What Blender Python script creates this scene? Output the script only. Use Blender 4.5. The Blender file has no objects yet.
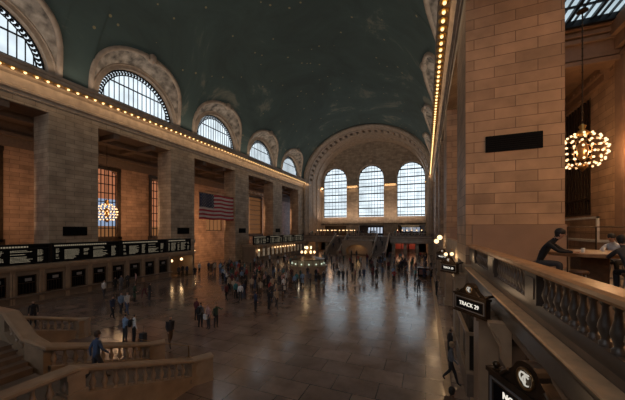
import bpy, math, random
from mathutils import Vector, Matrix
PI = math.pi
sc = bpy.context.scene
C = sc.collection
rnd = random.Random(7)
# ------------------------------------------------------------------ camera, world, exposure
F = 16.0 / 36.0 * 625.0            # focal length in pixels
TA = 113.0 / F                     # tangent of the yaw to the left of the hall's long axis
YAW = math.atan(TA)
EYE = 6.5
cd = bpy.data.cameras.new('camera'); cam = bpy.data.objects.new('camera', cd); C.objects.link(cam)
cd.lens = 16.0; cd.sensor_width = 36.0; cd.shift_y = 30.0 / 625.0; cd.clip_end = 400; cd.clip_start = 0.05
cam.location = (0, 0, EYE); cam.rotation_euler = (PI / 2, 0, YAW)
sc.camera = cam
w = bpy.data.worlds.new('sky'); sc.world = w; w.use_nodes = True
w.node_tree.nodes['Background'].inputs[0].default_value = (.55, .72, 1, 1)
w.node_tree.nodes['Background'].inputs[1].default_value = 0.6
sc.view_settings.view_transform = 'Standard'; sc.view_settings.look = 'None'
sc.view_settings.gamma = 1; sc.view_settings.use_curve_mapping = False
sc.view_settings.exposure = 1.12
WIN_WEST, WIN_EAST, WIN_SIDE, SKYLIGHT = 0.62, 1.7, 0.50, 0.32
LAMP_ALCOVE, LAMP_CHAND, LAMP_WARM = 95, 75, 60

def light(name, loc, power, col=(1, .62, .32), r=.3, kind='POINT', rot=None, size=None):
    d = bpy.data.lights.new(name, kind); d.energy = power; d.color = col
    if kind == 'AREA':
        d.shape = 'RECTANGLE'; d.size, d.size_y = size
    else: d.shadow_soft_size = r
    o = bpy.data.objects.new(name, d); C.objects.link(o); o.location = loc
    if rot: o.rotation_euler = rot
    return o

# ------------------------------------------------------------------ materials
MATS = {}
def nodes(name):
    m = bpy.data.materials.new(name); m.use_nodes = True; MATS[name] = m
    nt = m.node_tree; return m, nt, nt.nodes['Principled BSDF']
def mat(name, col, rough=.6, metal=0, var=.12, scale=4, bump=0, spec=.5, emit=None, es=1):
    m, nt, b = nodes(name)
    b.inputs['Roughness'].default_value = rough; b.inputs['Metallic'].default_value = metal
    b.inputs['Specular IOR Level'].default_value = spec
    geo = nt.nodes.new('ShaderNodeTexCoord'); n = nt.nodes.new('ShaderNodeTexNoise'); n.inputs['Scale'].default_value = scale
    n.inputs['Detail'].default_value = 4
    nt.links.new(geo.outputs['Object'], n.inputs['Vector'])
    r = nt.nodes.new('ShaderNodeValToRGB'); nt.links.new(n.outputs['Fac'], r.inputs['Fac'])
    r.color_ramp.elements[0].position = .3; r.color_ramp.elements[1].position = .7
    r.color_ramp.elements[0].color = tuple(c * (1 - var) for c in col) + (1,)
    r.color_ramp.elements[1].color = tuple(min(1, c * (1 + var)) for c in col) + (1,)
    nt.links.new(r.outputs['Color'], b.inputs['Base Color'])
    if bump:
        bp = nt.nodes.new('ShaderNodeBump'); bp.inputs['Strength'].default_value = bump
        nt.links.new(n.outputs['Fac'], bp.inputs['Height']); nt.links.new(bp.outputs['Normal'], b.inputs['Normal'])
    if emit:
        b.inputs['Emission Color'].default_value = (*emit, 1); b.inputs['Emission Strength'].default_value = es
    return m
def ashlar(name, c1, c2, mortar, bw=1.5, bh=.62, rough=.62):
    """squared stone blocks on axis-aligned walls: (x+y, z) in the place's own metres"""
    m, nt, b = nodes(name); b.inputs['Roughness'].default_value = rough
    L = nt.links.new
    g = nt.nodes.new('ShaderNodeNewGeometry'); s = nt.nodes.new('ShaderNodeSeparateXYZ'); L(g.outputs['Position'], s.inputs[0])
    a = nt.nodes.new('ShaderNodeMath'); a.operation = 'ADD'; L(s.outputs['X'], a.inputs[0]); L(s.outputs['Y'], a.inputs[1])
    c = nt.nodes.new('ShaderNodeCombineXYZ'); L(a.outputs[0], c.inputs[0]); L(s.outputs['Z'], c.inputs[1])
    br = nt.nodes.new('ShaderNodeTexBrick'); L(c.outputs[0], br.inputs['Vector'])
    br.inputs['Scale'].default_value = 1; br.inputs['Brick Width'].default_value = bw; br.inputs['Row Height'].default_value = bh
    br.inputs['Mortar Size'].default_value = .018; br.inputs['Mortar Smooth'].default_value = .3; br.inputs['Bias'].default_value = -.1
    br.inputs['Color1'].default_value = (*c1, 1); br.inputs['Color2'].default_value = (*c2, 1); br.inputs['Mortar'].default_value = (*mortar, 1)
    n = nt.nodes.new('ShaderNodeTexNoise'); n.inputs['Scale'].default_value = .9; n.inputs['Detail'].default_value = 7; L(g.outputs['Position'], n.inputs['Vector'])
    mp = nt.nodes.new('ShaderNodeMapRange'); mp.inputs[1].default_value = .3; mp.inputs[2].default_value = .7; mp.inputs[3].default_value = .72; mp.inputs[4].default_value = 1.22
    L(n.outputs['Fac'], mp.inputs[0])
    mx = nt.nodes.new('ShaderNodeMix'); mx.data_type = 'RGBA'; mx.blend_type = 'MULTIPLY'; mx.inputs[0].default_value = 1
    L(br.outputs['Color'], mx.inputs[6]); L(mp.outputs[0], mx.inputs[7]); L(mx.outputs[2], b.inputs['Base Color'])
    bp = nt.nodes.new('ShaderNodeBump'); bp.inputs['Strength'].default_value = .25; bp.inputs['Distance'].default_value = .02; bp.invert = True
    L(br.outputs['Fac'], bp.inputs['Height']); L(bp.outputs['Normal'], b.inputs['Normal'])
    return m
STONE = ashlar('caen_stone', (.47, .37, .26), (.33, .25, .175), (.16, .12, .08), 1.6, .46)
STONE_W = ashlar('warm_stone', (.42, .26, .16), (.29, .175, .105), (.15, .09, .055), 1.6, .46)
STONE_P = ashlar('pier_stone', (.46, .29, .175), (.30, .185, .11), (.17, .10, .06), 1.75, .52)
TRIM = mat('trim_stone', (.40, .31, .23), .6, var=.2, scale=1.5, bump=.1)
MARBLE = mat('marble', (.34, .24, .155), .35, var=.2, scale=2.2, bump=.05)
MARBLE_D = mat('dark_marble', (.17, .12, .085), .35, var=.25, scale=2.5)
RELIEF = mat('carved_stone', (.30, .255, .205), .7, var=.75, scale=1.2, bump=.9)
IRON = mat('black_iron', (.012, .013, .015), .45, .6)
BRONZE = mat('bronze', (.075, .052, .034), .38, .75, var=.3)
BRONZE_L = mat('polished_bronze', (.30, .18, .08), .3, .85, var=.2)
GOLD = mat('gilded_metal', (.75, .48, .16), .3, .9)
BLACK = mat('black_panel', (.006, .006, .007), .7, spec=.08)
DARKIN = mat('gate_recess_shade', (.02, .015, .012), .8)
WOOD = mat('dark_wood', (.10, .05, .025), .4, var=.3, scale=9)
WOOD_L = mat('table_wood', (.30, .16, .075), .3, var=.25, scale=7)
PLASTER = mat('plaster', (.16, .11, .075), .8)
WHITE = mat('white_enamel', (.62, .60, .56), .5)
GREYB = mat('grey_metal', (.30, .30, .30), .4, .5)
def emit(name, col, s, sample=True, rough=False):
    m = bpy.data.materials.new(name); m.use_nodes = True; MATS[name] = m
    nt = m.node_tree; nt.nodes.clear()
    o = nt.nodes.new('ShaderNodeOutputMaterial'); e = nt.nodes.new('ShaderNodeEmission')
    e.inputs[0].default_value = (*col, 1); e.inputs[1].default_value = s; nt.links.new(e.outputs[0], o.inputs[0])
    if rough:   # uneven daylight behind obscured glass
        g = nt.nodes.new('ShaderNodeNewGeometry'); n = nt.nodes.new('ShaderNodeTexNoise'); n.inputs['Scale'].default_value = .35; n.inputs['Detail'].default_value = 3
        nt.links.new(g.outputs['Position'], n.inputs['Vector'])
        r = nt.nodes.new('ShaderNodeMapRange'); r.inputs[1].default_value = .3; r.inputs[2].default_value = .7; r.inputs[3].default_value = s * .75; r.inputs[4].default_value = s * 1.2
        nt.links.new(n.outputs['Fac'], r.inputs[0]); nt.links.new(r.outputs[0], e.inputs[1])
    if not sample: m.cycles.emission_sampling = 'NONE'
    return m
PANE_W = emit('daylit_pane_west', (.80, .92, 1), WIN_WEST, rough=True)
PANE_E = emit('daylit_pane_east', (.85, .9, 1), WIN_EAST)
PANE_S = emit('daylit_pane_side', (.80, .92, 1), WIN_SIDE, rough=True)
PANE_SKY = emit('skylight_pane', (.72, .90, 1), SKYLIGHT, rough=True)
PANE_AMBER = emit('amber_pane', (1, .36, .17), .19)
PANE_BLUE = emit('blue_pane', (.42, .55, .80), .30)
PANE_DIM = emit('dim_amber_pane', (1, .42, .16), .10)
BULB = emit('bulb', (1, .62, .26), 1.2, False)
BULB_C = emit('chandelier_bulb', (1, .60, .29), 1.35, False)
BULB_K = emit('lamp_glow', (1, .62, .30), 1.3, False)
LETTER = emit('lit_lettering', (1, .93, .80), .42, False)
MONO = emit('lit_monogram', (1, .93, .80), .24, False)
LED = emit('amber_lettering', (1, .84, .58), .085, False)
COOLWIN = emit('cool_lit_window', (.75, .85, 1), .35, False)
WARMWIN = emit('warm_lit_window', (1, .68, .36), .45, False)

def floor_mat():
    m, nt, b = nodes('floor_marble'); L = nt.links.new
    g = nt.nodes.new('ShaderNodeNewGeometry')
    br = nt.nodes.new('ShaderNodeTexBrick'); L(g.outputs['Position'], br.inputs['Vector']); br.offset = 0.5
    br.inputs['Scale'].default_value = 1; br.inputs['Brick Width'].default_value = 1.8; br.inputs['Row Height'].default_value = 1.2
    br.inputs['Mortar Size'].default_value = .02; br.inputs['Color1'].default_value = (.28, .20, .16, 1); br.inputs['Color2'].default_value = (.20, .14, .115, 1)
    br.inputs['Mortar'].default_value = (.05, .035, .03, 1)
    n = nt.nodes.new('ShaderNodeTexNoise'); n.inputs['Scale'].default_value = .55; n.inputs['Detail'].default_value = 8; n.inputs['Roughness'].default_value = .65; L(g.outputs['Position'], n.inputs['Vector'])
    mp = nt.nodes.new('ShaderNodeMapRange'); mp.inputs[1].default_value = .3; mp.inputs[2].default_value = .7; mp.inputs[3].default_value = .6; mp.inputs[4].default_value = 1.35; L(n.outputs['Fac'], mp.inputs[0])
    mx = nt.nodes.new('ShaderNodeMix'); mx.data_type = 'RGBA'; mx.blend_type = 'MULTIPLY'; mx.inputs[0].default_value = 1
    L(br.outputs['Color'], mx.inputs[6]); L(mp.outputs[0], mx.inputs[7]); L(mx.outputs[2], b.inputs['Base Color']); b.inputs['IOR'].default_value = 2.3
    r2 = nt.nodes.new('ShaderNodeMapRange'); r2.inputs[1].default_value = .3; r2.inputs[2].default_value = .7; r2.inputs[3].default_value = .13; r2.inputs[4].default_value = .25
    L(n.outputs['Fac'], r2.inputs[0]); L(r2.outputs[0], b.inputs['Roughness'])
    n3 = nt.nodes.new('ShaderNodeTexNoise'); n3.inputs['Scale'].default_value = 2.5; L(g.outputs['Position'], n3.inputs['Vector'])
    bp = nt.nodes.new('ShaderNodeBump'); bp.inputs['Strength'].default_value = .06; bp.inputs['Distance'].default_value = .05
    L(n3.outputs['Fac'], bp.inputs['Height']); L(bp.outputs['Normal'], b.inputs['Normal'])
    return m
FLOOR = floor_mat()
def ceiling_mat():
    m, nt, b = nodes('painted_vault'); L = nt.links.new; b.inputs['Roughness'].default_value = .85
    g = nt.nodes.new('ShaderNodeNewGeometry')
    n = nt.nodes.new('ShaderNodeTexNoise'); n.inputs['Scale'].default_value = .085; n.inputs['Detail'].default_value = 9; n.inputs['Roughness'].default_value = .68; n.inputs['Distortion'].default_value = .8
    L(g.outputs['Position'], n.inputs['Vector'])
    r = nt.nodes.new('ShaderNodeValToRGB'); L(n.outputs['Fac'], r.inputs['Fac'])
    e = r.color_ramp.elements; e[0].position = .35; e[0].color = (.060, .086, .078, 1); e[1].position = .57; e[1].color = (.080, .122, .112, 1)
    k = e.new(.64); k.color = (.22, .23, .18, 1)
    v = nt.nodes.new('ShaderNodeTexVoronoi'); v.inputs['Scale'].default_value = .55; L(g.outputs['Position'], v.inputs['Vector'])
    lt = nt.nodes.new('ShaderNodeMath'); lt.operation = 'LESS_THAN'; lt.inputs[1].default_value = .09; L(v.outputs['Distance'], lt.inputs[0])
    mx = nt.nodes.new('ShaderNodeMix'); mx.data_type = 'RGBA'; L(lt.outputs[0], mx.inputs[0]); L(r.outputs['Color'], mx.inputs[6]); mx.inputs[7].default_value = (.34, .30, .16, 1)
    L(mx.outputs[2], b.inputs['Base Color']); return m
VAULT = ceiling_mat()

# ------------------------------------------------------------------ mesh helpers
class MB:
    def __init__(s): s.v = []; s.f = []; s.m = []; s.sm = []
    def add(s, vs, fs, m=0, sm=False):
        o = len(s.v); s.v += [tuple(p) for p in vs]
        for f in fs: s.f.append([i + o for i in f]); s.m.append(m); s.sm.append(sm)
        return s
    def box(s, x0, x1, y0, y1, z0, z1, m=0, T=None):
        vs = [(x, y, z) for z in (z0, z1) for y in (y0, y1) for x in (x0, x1)]
        if T: vs = [T @ Vector(p) for p in vs]
        return s.add(vs, [(0, 2, 3, 1), (4, 5, 7, 6), (0, 1, 5, 4), (2, 6, 7, 3), (0, 4, 6, 2), (1, 3, 7, 5)], m)
    def tube(s, p0, p1, r0, r1=None, n=8, m=0, cap=True):
        p0, p1 = Vector(p0), Vector(p1); r1 = r0 if r1 is None else r1
        d = (p1 - p0).normalized(); a = d.orthogonal().normalized(); b = d.cross(a)
        vs = []
        for p, r in ((p0, r0), (p1, r1)):
            vs += [p + (a * math.cos(2 * PI * k / n) + b * math.sin(2 * PI * k / n)) * r for k in range(n)]
        fs = [(k, (k + 1) % n, n + (k + 1) % n, n + k) for k in range(n)]
        s.add(vs, fs, m, True)
        if cap: s.add(vs, [list(range(n))[::-1], list(range(n, 2 * n))], m)
        return s
    def path(s, pts, r, n=8, m=0):
        for a, b in zip(pts, pts[1:]): s.tube(a, b, r, n=n, m=m)
        return s
    def lathe(s, prof, c=(0, 0, 0), n=12, m=0, sm=True, sq=(1, 1), a0=0.0):
        vs = []
        for r, z in prof:
            vs += [(c[0] + r * sq[0] * math.cos(a0 + 2 * PI * k / n), c[1] + r * sq[1] * math.sin(a0 + 2 * PI * k / n), c[2] + z) for k in range(n)]
        fs = []
        for i in range(len(prof) - 1):
            fs += [(i * n + k, i * n + (k + 1) % n, (i + 1) * n + (k + 1) % n, (i + 1) * n + k) for k in range(n)]
        s.add(vs, fs, m, sm)
        s.add(vs[:n], [list(range(n))[::-1]], m); s.add(vs[-n:], [list(range(n))], m)
        return s
    def ball(s, c, r, n=10, m=0, sq=(1, 1, 1)):
        k = max(4, n // 2 + 1)
        prof = [(r * math.sin(PI * i / k) + (1e-4 if i in (0, k) else 0), -r * math.cos(PI * i / k) * sq[2]) for i in range(k + 1)]
        return s.lathe(prof, c, n, m, True, sq[:2])
    def sweep(s, prof, path, m=0, sm=False, closed=True):
        """prof: (side, up); path: 3D points; the side vector is horizontal and mitred at bends"""
        P = [Vector(p) for p in path]; n = len(prof); vs = []
        for i, p in enumerate(P):
            d0 = (P[i] - P[i - 1]) if i else (P[1] - P[0]); d1 = (P[i + 1] - P[i]) if i < len(P) - 1 else d0
            h0 = Vector((d0.x, d0.y, 0)).normalized(); h1 = Vector((d1.x, d1.y, 0)).normalized()
            h = (h0 + h1)
            h = h.normalized() if h.length > 1e-6 else h0
            k = 1 / max(.5, h.dot(h0)); side = Vector((h.y, -h.x, 0)) * k
            vs += [p + side * a + Vector((0, 0, b)) for a, b in prof]
        fs = []
        for i in range(len(P) - 1):
            for k in range(n if closed else n - 1):
                fs.append((i * n + k, i * n + (k + 1) % n, (i + 1) * n + (k + 1) % n, (i + 1) * n + k))
        s.add(vs, fs, m, sm)
        if closed: s.add(vs[:n], [list(range(n))[::-1]], m); s.add(vs[-n:], [list(range(n))], m)
        return s
    def build(s, name, mats, parent=None, loc=None):
        me = bpy.data.meshes.new(name); me.from_pydata(s.v, [], s.f)
        for m in (mats if isinstance(mats, (list, tuple)) else [mats]): me.materials.append(m)
        me.polygons.foreach_set('material_index', s.m); me.polygons.foreach_set('use_smooth', s.sm); me.update()
        o = bpy.data.objects.new(name, me); C.objects.link(o)
        if parent: o.parent = parent
        if loc: o.location = loc
        return o
def wall_holes(mb, P, s0, s1, z0, z1, holes, depth, m=0, n=20):
    """wall in a plane: P(s, z, d) -> 3D. holes: (s_lo, s_hi, z_lo, z_spring, rise) with an arch on top where rise > 0; reveals run to d = depth"""
    def quad(a, b, c, d): mb.add([P(*a), P(*b), P(*c), P(*d)], [(0, 1, 2, 3)], m)
    cur = s0
    for (a, b, zb, zs, rise) in sorted(holes):
        if a > cur + 1e-6: quad((cur, z0, 0), (a, z0, 0), (a, z1, 0), (cur, z1, 0))
        if zb > z0 + 1e-6: quad((a, z0, 0), (b, z0, 0), (b, zb, 0), (a, zb, 0))
        N = n if rise else 1; c = (a + b) / 2; h = (b - a) / 2
        top = [(c - h * math.cos(PI * i / N), zs + rise * math.sin(PI * i / N)) for i in range(N + 1)] if rise else [(a, zs), (b, zs)]
        for (p, q) in zip(top, top[1:]):
            quad((p[0], p[1], 0), (q[0], q[1], 0), (q[0], z1, 0), (p[0], z1, 0))
            quad((p[0], p[1], 0), (p[0], p[1], depth), (q[0], q[1], depth), (q[0], q[1], 0))
        for x in (a, b): quad((x, zb, 0), (x, zs, 0), (x, zs, depth), (x, zb, depth))
        quad((a, zb, 0), (b, zb, 0), (b, zb, depth), (a, zb, depth))
        cur = b
    if cur < s1 - 1e-6: quad((cur, z0, 0), (s1, z0, 0), (s1, z1, 0), (cur, z1, 0))
def tag(o, label=None, cat=None, group=None, kind=None):
    if label: o['label'] = label
    if cat: o['category'] = cat
    if group: o['group'] = group
    if kind: o['kind'] = kind
    return o
def thing(name, label, cat, loc=(0, 0, 0), rz=0, group=None):
    o = bpy.data.objects.new(name, None); C.objects.link(o); o.location = loc; o.rotation_euler = (0, 0, rz)
    o.empty_display_size = .2
    return tag(o, label, cat, group)
def struct(o, label): return tag(o, label, 'building', kind='structure')
def dup(root, loc, rz=0, label=None):
    r = root.copy(); C.objects.link(r); r.location = loc; r.rotation_euler = (0, 0, rz)
    if label: r['label'] = label
    for ch in root.children:
        c = ch.copy(); C.objects.link(c); c.parent = r
        for g in ch.children:
            d = g.copy(); C.objects.link(d); d.parent = c
    return r
def text_part(name, s, size, parent, T, material, extrude=.006):
    cu = bpy.data.curves.new(name, 'FONT'); cu.body = s; cu.size = size; cu.align_x = 'CENTER'; cu.align_y = 'CENTER'; cu.extrude = extrude
    t = bpy.data.objects.new(name + '_tmp', cu); C.objects.link(t)
    dg = bpy.context.evaluated_depsgraph_get(); me = bpy.data.meshes.new_from_object(t.evaluated_get(dg))
    bpy.data.objects.remove(t); me.materials.clear(); me.materials.append(material)
    o = bpy.data.objects.new(name, me); C.objects.link(o); o.parent = parent; o.matrix_local = T
    return o

# ================================================================== SETTING
XL, XR, YF = -34.7, 1.9, 78.0          # south wall, north wall, arch plane
XC = (XL + XR) / 2; HW = (XR - XL) / 2; RISE = 14.5; ZS = 21.8
BAL = 4.75
BAYS = [10.6 + 14.75 * k for k in range(5)]
mb = MB(); mb.box(-46, 2.0, -14, 96, -.3, 0); struct(mb.build('floor', FLOOR), 'polished brown marble floor of the great hall')
mb = MB(); mb.box(2.0, 6.2, -14, 96, -.3, -.002)
struct(mb.build('floor_gate_side', FLOOR), 'marble floor running in under the track gates')
mb = MB(); mb.box(.72, 1.0, 1, 89, 0, .012); struct(mb.build('trim_1', mat('pale_border_marble', (.50, .34, .20), .3, var=.15)), 'pale marble border strip along the gate wall')
# piers of the south and north walls
PIERS = [(.9, 4.6), (15.7, 20.2), (30.0, 34.5), (44.9, 49.4), (59.6, 64.2), (74.2, 78.0)]
n = 0
for (a, b) in PIERS:
    for side in (0, 1):
        if side and a < 10: continue
        x0, x1 = (XL - 2.7, XL) if not side else (XR, XR + 4.0)
        a2 = 16.1 if (side and a == 15.7) else a
        mb = MB(); mb.box(x0, x1, a2, b, 0 if not side else BAL, 18.2)
        # plinth course
        if not side: mb.box(x0 - .0, x1 + .12, a2 - .1, b + .1, 4.4, 5.0, 1)
        else: mb.box(x0 + .3, x1 + .06, a2 - .06, b + .06, BAL, BAL + 2.0, 2)
        n += 1
        p = mb.build('column_%d' % n, [STONE_P if side else STONE, TRIM, mat('pier_base_stone_%d' % n, (.30, .185, .12), .5, var=.12, scale=.8)])
        struct(p, 'stone pier of the %s wall' % ('north' if side else 'south'))
# entablature walls over the openings
for nm, x0, x1 in (('wall_south_upper', XL - 3.5, XL), ('wall_north_upper', XR, XR + 4.0)):
    mb = MB(); mb.box(x0, x1, -14, YF, 18.2, ZS - .02); struct(mb.build(nm, STONE), 'stone entablature wall above the openings')
# main cornices with their rows of bulbs
PROF = [(-.05, 18.9), (.10, 18.95), (.10, 19.25), (.28, 19.35), (.28, 19.55), (.14, 19.7), (.14, 20.55), (.38, 20.75), (.38, 20.95), (.45, 21.0), (1.0, 21.0), (1.0, 21.35), (1.15, 21.42), (1.15, 21.62), (1.0, 21.7), (.9, 21.8), (-.05, 21.8)]
me_bulb = None
def cornice(name, xw, sgn, label):
    mb = MB(); mb.sweep([(sgn * a, z) for a, z in PROF], [(xw, -13, 0), (xw, YF, 0)])
    root = struct(mb.build(name, TRIM), label)
    global me_bulb
    if me_bulb is None:
        b = MB(); b.lathe([(.1, .04), (.30, .02), (.33, -.05), (.27, -.10), (.2, -.06)], n=12, m=1); b.ball((0, 0, -.10), .115, 10, 0)
        o = b.build('light_bulb', [BULB, GOLD]); me_bulb = o.data; bpy.data.objects.remove(o)
    y = 7.0; k = 0
    while y < 77.6 and k < 99:
        o = bpy.data.objects.new('light_bulb', me_bulb); C.objects.link(o); o.parent = root; o.location = (xw + sgn * .78, y, 20.98); y += .83; k += 1
    return root
cornice('cornice_south', XL, 1, 'south cornice with a long row of lit bulbs')
cornice('cornice_north', XR, -1, 'north cornice with a long row of lit bulbs')
for xw, sg in ((XL, 1), (XR, -1)):
    for k in range(6):
        light('cornice_glow', (xw + sg * 1.12, 6 + 13 * k + 6, 20.7), 24, (1, .67, .38), kind='AREA', size=(.15, 12.5), rot=(0, math.radians(50 * sg), 0))

for xw, sg in ((XL, 1), (XR, -1)):      # lamps lying on top of the cornices, washing the vault
    light('vault_uplight', (xw + sg * .9, 32, 21.95), 420, (1, .80, .62), kind='AREA', size=(.3, 88), rot=(PI, math.radians(25 * sg), 0))
light('west_arch_fill', (XC, 85.6, 10.0), 420, (1, .74, .56), kind='AREA', size=(31, .6), rot=(PI - math.radians(28), 0, 0))  # unseen strip with no fixture, added to brighten the west arch
# vault
def vz(x): return ZS + RISE * math.sqrt(max(0, 1 - ((x - XC) / HW) ** 2))
GW, GD = 5.95, 2.1
ys = [-14.0, -8]
for yc in BAYS + [-4.15]:
    ys += [yc + GW * math.cos(PI * i / 24) for i in range(25)]
ys = sorted(set(round(y, 4) for y in ys if y >= -14) | {YF, 77.0})
def gd(y):
    for yc in BAYS + [-4.15]:
        s = (y - yc) / GW
        if abs(s) < 1: return GD * math.sqrt(1 - s * s)
    return 0
mb = MB(); NT = 48; vs = []
for y in ys:
    d = gd(y); th0 = math.acos(1 - d / HW)
    for i in range(NT + 1):
        th = th0 + (PI - 2 * th0) * i / NT
        vs.append((XC + HW * math.cos(th), y, ZS + RISE * math.sin(th)))
fs = []
for j in range(len(ys) - 1):
    for i in range(NT):
        a = j * (NT + 1) + i; fs.append((a, a + 1, a + NT + 2, a + NT + 1))
mb.add(vs, fs, 0, True); struct(mb.build('ceiling', VAULT), 'dark teal barrel vault painted with faint golden constellations')
# lunettes: wall, carved surface, rib, grille, panes
def lunette(xw, sg, yc, num):
    mb = MB(); N = 28; R = 5.75; wr = 5.1; zc = ZS + .15
    wa = [(xw, yc + R * math.cos(PI * i / N), ZS + R * math.sin(PI * i / N) * 1.0) for i in range(N + 1)]
    gr = []
    for i in range(N + 1):
        ph = PI * i / N; d = GD * math.sin(ph); gr.append((xw + sg * d, yc + GW * math.cos(ph), vz(xw + sg * d)))
    for i in range(N): mb.add([wa[i], wa[i + 1], gr[i + 1], gr[i]], [(0, 1, 2, 3)], 0, True)
    # wall ring around the window
    wn = [(xw, yc + wr * math.cos(PI * i / N), zc + wr * math.sin(PI * i / N)) for i in range(N + 1)]
    for i in range(N): mb.add([wa[i], wa[i + 1], wn[i + 1], wn[i]], [(0, 1, 2, 3)], 1)
    for i in range(N):
        q = [wn[i], wn[i + 1], (xw - sg * .8, *wn[i + 1][1:]), (xw - sg * .8, *wn[i][1:])]; mb.add(q, [(0, 1, 2, 3)], 1)
    # rib along the groin and an ornament at its crown
    for a, b in zip(gr, gr[1:]): mb.tube(a, b, .27, n=8, m=1)
    for a, b in zip(wa, wa[1:]): mb.tube(a, b, .12, n=6, m=1)
    mb.ball(gr[N // 2], .55, 10, 1, (1, 1, 1.2)); mb.ball((gr[N // 2][0], yc - .7, gr[N // 2][2] - .15), .35, 8, 1); mb.ball((gr[N // 2][0], yc + .7, gr[N // 2][2] - .15), .35, 8, 1)
    struct(mb.build('wall_lunette_%d' % num, [RELIEF, TRIM]), 'carved stone lunette around an arched clerestory window')
    xg = xw - sg * .6
    f = MB(); P = lambda s, z: (xg, yc + s, zc + z)
    for r, t in ((5.0, .10), (4.45, .07)):
        pts = [P(r * math.cos(PI * i / 36), r * math.sin(PI * i / 36)) for i in range(37)]; f.path(pts, t, 5)
    for i in range(37):                 # openwork scrolls of the iron border
        a = PI * i / 36; b = PI * (i + .5) / 36
        f.tube(P(4.45 * math.cos(a), 4.45 * math.sin(a)), P(5 * math.cos(b), 5 * math.sin(b)), .06, n=4)
        f.tube(P(5 * math.cos(a), 5 * math.sin(a)), P(4.45 * math.cos(b), 4.45 * math.sin(b)), .06, n=4)
        f.ball(P(4.72 * math.cos(a), 4.72 * math.sin(a)), .13, 6)
    for k in range(-7, 8):
        s = k * .6; f.tube(P(s, 0), P(s, math.sqrt(4.45 ** 2 - s * s)), .055, n=5)
    for z in (.5, 2.75):
        s = math.sqrt(4.45 ** 2 - z * z); f.tube(P(-s, z), P(s, z), .09, n=5)
    for k in range(-14, 15):
        s = k * .33; f.tube(P(s, 0), P(s + .16, .5), .035, n=4)
    wdw = struct(f.build('window_%d' % (10 + num), IRON), 'arched clerestory window with black iron grille')
    p = MB(); xs = xg - sg * .12
    for i in range(36):
        a, b = PI * i / 36, PI * (i + 1) / 36
        p.add([(xs, yc, zc), (xs, yc + 5.1 * math.cos(a), zc + 5.1 * math.sin(a)), (xs, yc + 5.1 * math.cos(b), zc + 5.1 * math.sin(b))], [(0, 1, 2)])
    p.build('pane', PANE_S, wdw)
k = 0
for xw, sg in ((XL, 1), (XR, -1)):
    for yc in BAYS:
        k += 1; lunette(xw, sg, yc, k)
    mb = MB(); mb.box(xw - sg * 1.2 if sg > 0 else xw + .9, xw - sg * .9 if sg > 0 else xw + 1.2, -14, YF, ZS - .5, 29.5)
    struct(mb.build('wall_clerestory_%s' % ('south' if sg > 0 else 'north'), PLASTER), 'wall behind the clerestory windows')

# west end: stepped arch, window wall, three great windows
YW = 89.0
mb = MB()
steps = [(YF, 19.6, 15.8), (YF, 18.3, 14.5), (YF - .25, 18.1, 14.3), (YF - .25, 17.75, 14.0), (YF + .15, 17.5, 13.8), (YF + 1.3, 17.45, 13.75), (YF + 1.45, 17.15, 13.5), (YF + 1.7, 17.15, 13.5), (YF + 4.3, 17.1, 13.45), (YF + 4.5, 16.95, 13.3), (YF + 7, 16.9, 13.2), (YF + 7.2, 16.6, 12.9), (YW, 16.55, 12.85)]
NA = 60
def arch_pt(st, i):
    y, a, b = st
    if i < 0: return (XC - a if i == -1 else XC + a, y, 0)
    th = PI * i / NA; return (XC - a * math.cos(th), y, 21.3 + (b + .5) * math.sin(th))
for s0, s1 in zip(steps, steps[1:]):
    seq0 = [arch_pt(s0, -1)] + [arch_pt(s0, i) for i in range(NA + 1)] + [arch_pt(s0, -2)]
    seq1 = [arch_pt(s1, -1)] + [arch_pt(s1, i) for i in range(NA + 1)] + [arch_pt(s1, -2)]
    coff = s0[0] == YF + 1.7
    for i in range(len(seq0) - 1):
        a, b, c, d = map(Vector, (seq0[i], seq0[i + 1], seq1[i + 1], seq1[i]))
        if coff and 0 < i < NA + 1 and i % 2 == 0:
            cen = (a + b + c + d) / 4; out = (cen - Vector((XC, cen.y, 21.3))).normalized() * .5
            q = [cen + (p - cen) * .86 for p in (a, b, c, d)]; r = [p + out for p in q]
            mb.add([a, b, c, d] + q, [(0, 1, 5, 4), (1, 2, 6, 5), (2, 3, 7, 6), (3, 0, 4, 7)], 0)
            mb.add(q + r, [(0, 1, 5, 4), (1, 2, 6, 5), (2, 3, 7, 6), (3, 0, 4, 7)], 0); mb.add(r, [(0, 1, 2, 3)], 1)  # coffer backs coloured darker to deepen the shade in them
        else: mb.add([a, b, c, d], [(0, 1, 2, 3)], 0)
struct(mb.build('wall_west_arch', [TRIM, MARBLE_D]), 'deep stepped stone arch with a ring of coffers')
WINX = [-28.1, -16.1, -4.1]; WW = 4.0; WZ0, WZS = 10.7, 23.2
holes = [(x - WW, x + WW, WZ0, WZS, 4.0) for x in WINX]
mb = MB(); wall_holes(mb, lambda s, z, d: (s, YW + d, z), XC - 16.7, XC + 16.7, 8.6, 36, holes, 1.2, n=28)
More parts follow.
